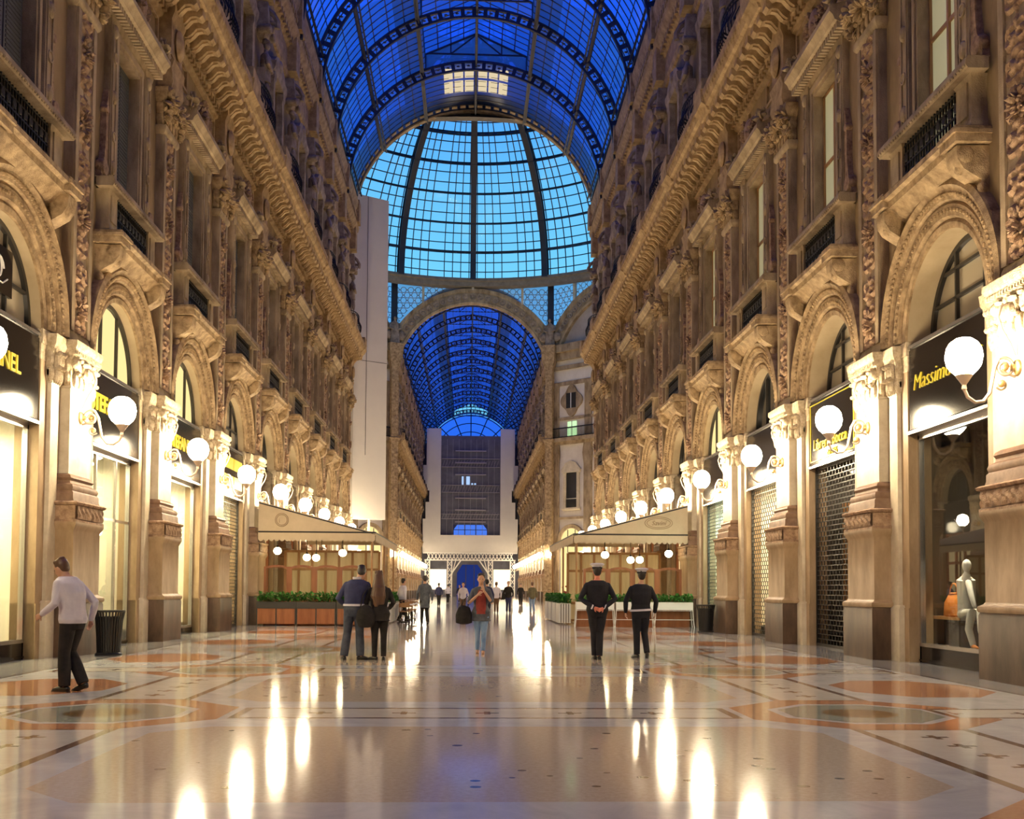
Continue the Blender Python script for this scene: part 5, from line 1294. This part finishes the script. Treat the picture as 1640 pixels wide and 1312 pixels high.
# long haired woman beside him
p, k, hc, HP, R = figure('person', 'long haired person in black carrying a dark shoulder bag, back to us', (-1.93, 20.6, 0), .1, 1.70, [L((-.09, .02, .50), (-.09, -.01, .09), -.9, 0, .055), L((.09, .02, .50), (.09, -.03, .09), .1, 0, .055)],
    [A((-.27, .02, 1.14), (-.24, .20, 1.0), (.2, 1, .1)), A((.28, .0, 1.15), (.20, .22, 1.03), (-.4, .9, .1))], (0, .03), (-.02, .02, 0), 'black', 'black', 'brown', 'long', female=True, hem=.78, flare=.12, trunk=1.08, lookdown=.2)
b = thing('shoulder_bag', 'dark slouchy shoulder bag hanging at the side of the long haired person', 'bag', (-2.18, 20.48, .62)); mb = MB()
mb.loft([[(a*cos(2*pi*q/16), .6*a*sin(2*pi*q/16), z) for q in range(16)] for z, a in ((0, .05), (.02, .14), (.15, .19), (.3, .17), (.4, .1), (.44, .03))]); part('pouch', mb, C['black'], b)
mb = MB(); mb.tube([(-.1, 0, .4), (-.06, 0, .62), (.06, .02, .80), (.10, .02, .6), (.1, 0, .4)], .012, 6); part('strap', mb, C['black'], b)
# woman walking towards us with a phone at her face
p, k, hc, HP, R = figure('person', 'person in a grey cardigan and light jeans walking towards us, hands at mouth', (0.05, 22.7, 0), pi, 1.70, [L((-.07, .08, .50), (-.05, .10, .09), 0, 0, .05), L((.07, -.02, .50), (.07, -.10, .10), 0, 0, .05)],
    [A((-.24, .14, 1.13), (-.06, .24, 1.40), (.35, -.1, .9), (0, -1, 0), .5), A((.27, .12, 1.12), (.08, .26, 1.30), (-.7, .1, .6), (0, -1, 0), .5)], (0, .02), (0, 0, 0), 'cardigan', 'ldenim', 'dark', 'bun', female=True, hem=.72, flare=.10, sleeves='short', lookdown=.15, trunk=1.05, shoes=pbr('tan_sandals', (.45, .24, .14), .6))
mb = MB(); mb.loft([[Vector((a*cos(2*pi*q/16), .092+.075*abs(sin(2*pi*q/16)), z))*k for q in range(16)] for z, a in ((.88, .12), (1.1, .115), (1.3, .12), (1.42, .07))]); part('dark_red_top', mb, C['red'], p)
b = thing('tote_bag', 'black tote bag hanging from the arm of the person walking towards us', 'bag', (-.31, 22.62, .62)); mb = MB()
mb.loft([[(a*cos(2*pi*q/16), .5*a*sin(2*pi*q/16), z) for q in range(16)] for z, a in ((0, .07), (.03, .17), (.2, .18), (.36, .12), (.4, .03))]); part('pouch', mb, C['black'], b)
mb = MB(); mb.tube([(-.08, 0, .36), (.0, .0, .52), (.08, 0, .6), (.10, 0, .5), (.08, 0, .36)], .012, 6); part('strap', mb, C['black'], b)
# two officers walking away
def cap(p, HP, k):
    mb = MB(); mb.lathe([(.09*k, .0), (.095*k, .045*k), (.135*k, .075*k), (.14*k, .09*k), (.10*k, .105*k), (.02*k, .11*k)], HP((0, -.01, .055)), 20); part('white_cap', mb, C['white'], p)
    mb = MB(); mb.lathe([(.096*k, 0), (.098*k, .035*k), (.094*k, .037*k)], HP((0, -.01, .05)), 20); part('cap_band', mb, C['uniform'], p)
p, k, hc, HP, R = figure('person', 'taller uniformed officer in a white cap walking away with hands clasped behind', (2.33, 20.95, 0), 0, 1.86, [L((-.055, .04, .50), (-.045, .02, .09), -.1, 0, .06), L((.05, .0, .50), (.03, -.10, .09), .05, 0, .06)],
    [A((-.33, -.08, 1.14), (-.09, -.20, .98), (.8, -.1, -.35), (0, -1, 0), .5), A((.33, -.08, 1.14), (.10, -.20, .97), (-.8, -.1, -.35), (0, -1, 0), .5)], (0, 0), (0, 0, 0), 'uniform', 'uniform', hem=.80, trunk=1.14, skin=SKR); cap(p, HP, k)
mb = MB()
for s in (-1, 1): mb.loft([[Vector((s*.11, -.205, .985))*k+Vector((s*u*.8, 0, u*.4))+.046*k*Vector((.35*cos(a), sin(a), -s*0+.9*cos(a))) for a in [2*pi*q/14 for q in range(14)]] for u in (0, .03)])
part('white_cuffs', mb, C['white'], p)
p, k, hc, HP, R = figure('person', 'shorter uniformed officer with a white cap and white belt walking away', (3.27, 21.4, 0), 0, 1.78, [L((-.08, .03, .50), (-.08, .0, .09), -.4, 0, .062), L((.08, .05, .50), (.10, -.16, .13), .1, -.5, .06)],
    [A((-.31, -.02, 1.14), (-.30, .06, .92), (0, .15, -1), (1, 0, 0)), A((.31, -.02, 1.14), (.30, .08, .92), (0, .2, -1), (-1, 0, 0))], (0, 0), (.02, 0, 0), 'uniform', 'uniform', hem=.93, trunk=1.12, skin=SK); cap(p, HP, k)
mb = MB(); mb.loft([[Vector((a*cos(2*pi*q/24), b*sin(2*pi*q/24), z+.012*cos(2*pi*q/24)))*k for q in range(24)] for z, a, b in ((.945, .226, .168), (.985, .222, .164))]); part('white_belt', mb, C['white'], p)
# man in a white shirt striding past on the left
p, k, hc, HP, R = figure('person', 'person in a white shirt and dark trousers striding left past the left pedestal', (-5.42, 14.25, 0), pi/2-.35, 1.80, [L((-.08, .06, .50), (-.08, .04, .09), 0, 0, .075), L((.08, .10, .51), (.08, -.12, .12), 0, -.3, .075)],
    [A((-.27, .06, 1.14), (-.27, .26, 1.0), (0, .8, -.4), (1, 0, 0)), A((.27, -.12, 1.15), (.27, -.06, .92), (0, .2, -1), (-1, 0, 0))], (0, .10), (0, .08, -.06), 'white', 'black', 'brown', hem=.88, trunk=1.12, lookdown=.5)
# people further away
W1 = [L((-.07, .16, .51), (-.07, .26, .09), 0), L((.07, .04, .50), (.07, -.24, .12), 0, -.3)]
AR = [A((-.27, -.04, 1.13), (-.26, .10, .93), (0, .4, -1), (1, 0, 0)), A((.27, -.06, 1.13), (.26, -.04, .90), (0, .1, -1), (-1, 0, 0))]
BG = [('in a long grey coat walking by the left cafe tables', -1.86, 40.2, .2, 1.85, 'cardigan', 'black', 'dark', .62), ('in a white shirt and black vest waiting on the left terrace', -2.95, 44.2, -.9, 1.78, 'white', 'black', 'dark', .9),
      ('in dark blue behind the person with the tote bag', .55, 44.5, 0, 1.76, 'navy', 'denim', 'dark', .8), ('in a white top just right of the person in dark blue', 1.35, 60, 0, 1.75, 'white', 'brown', 'brown', .85),
      ('in a dark jacket carrying a bag in the middle of the aisle', 2.05, 60.5, pi, 1.80, 'black', 'navy', 'brown', .85), ('in black far down the aisle on the right', 4.1, 88, pi, 1.78, 'black', 'black', 'dark', .85),
      ('in an olive jacket and jeans near the right slatted planters', 3.45, 61, .1, 1.76, 'olive', 'ldenim', 'brown', .80), ('in a white and red top left of the tote bag', -.5, 57, pi, 1.70, 'white', 'brown', 'dark', .85),
      ('in dark navy far off beyond the left cafe', -2.5, 82, 0, 1.78, 'navy', 'black', 'dark', .85), ('in a white shirt far off beyond the left cafe', -2.1, 98, 0, 1.75, 'white', 'black', 'dark', .9), ('in black beside the distant passage', -1.1, 105, pi, 1.72, 'black', 'black', 'brown', .7)]
for lab, x, y, rz, H, tp, bt, hr, hem in BG:
    figure('person', 'person '+lab, (x, y, 0), rz, H, W1, AR, (0, .03), (0, 0, 0), tp, bt, hr, 'short', .014, hem=hem, group=None)
b = thing('shoulder_bag', 'dark bag carried by the person in the middle of the aisle', 'bag', (1.7, 60.4, .75)); mb = MB()
mb.loft([[(a*cos(2*pi*q/14), .5*a*sin(2*pi*q/14), z) for q in range(14)] for z, a in ((0, .06), (.03, .18), (.25, .2), (.36, .14), (.4, .03))]); part('pouch', mb, C['black'], b)
mb = MB(); mb.tube([(-.1, 0, .36), (0, 0, .62), (.1, 0, .36)], .014, 6); part('strap', mb, C['black'], b)
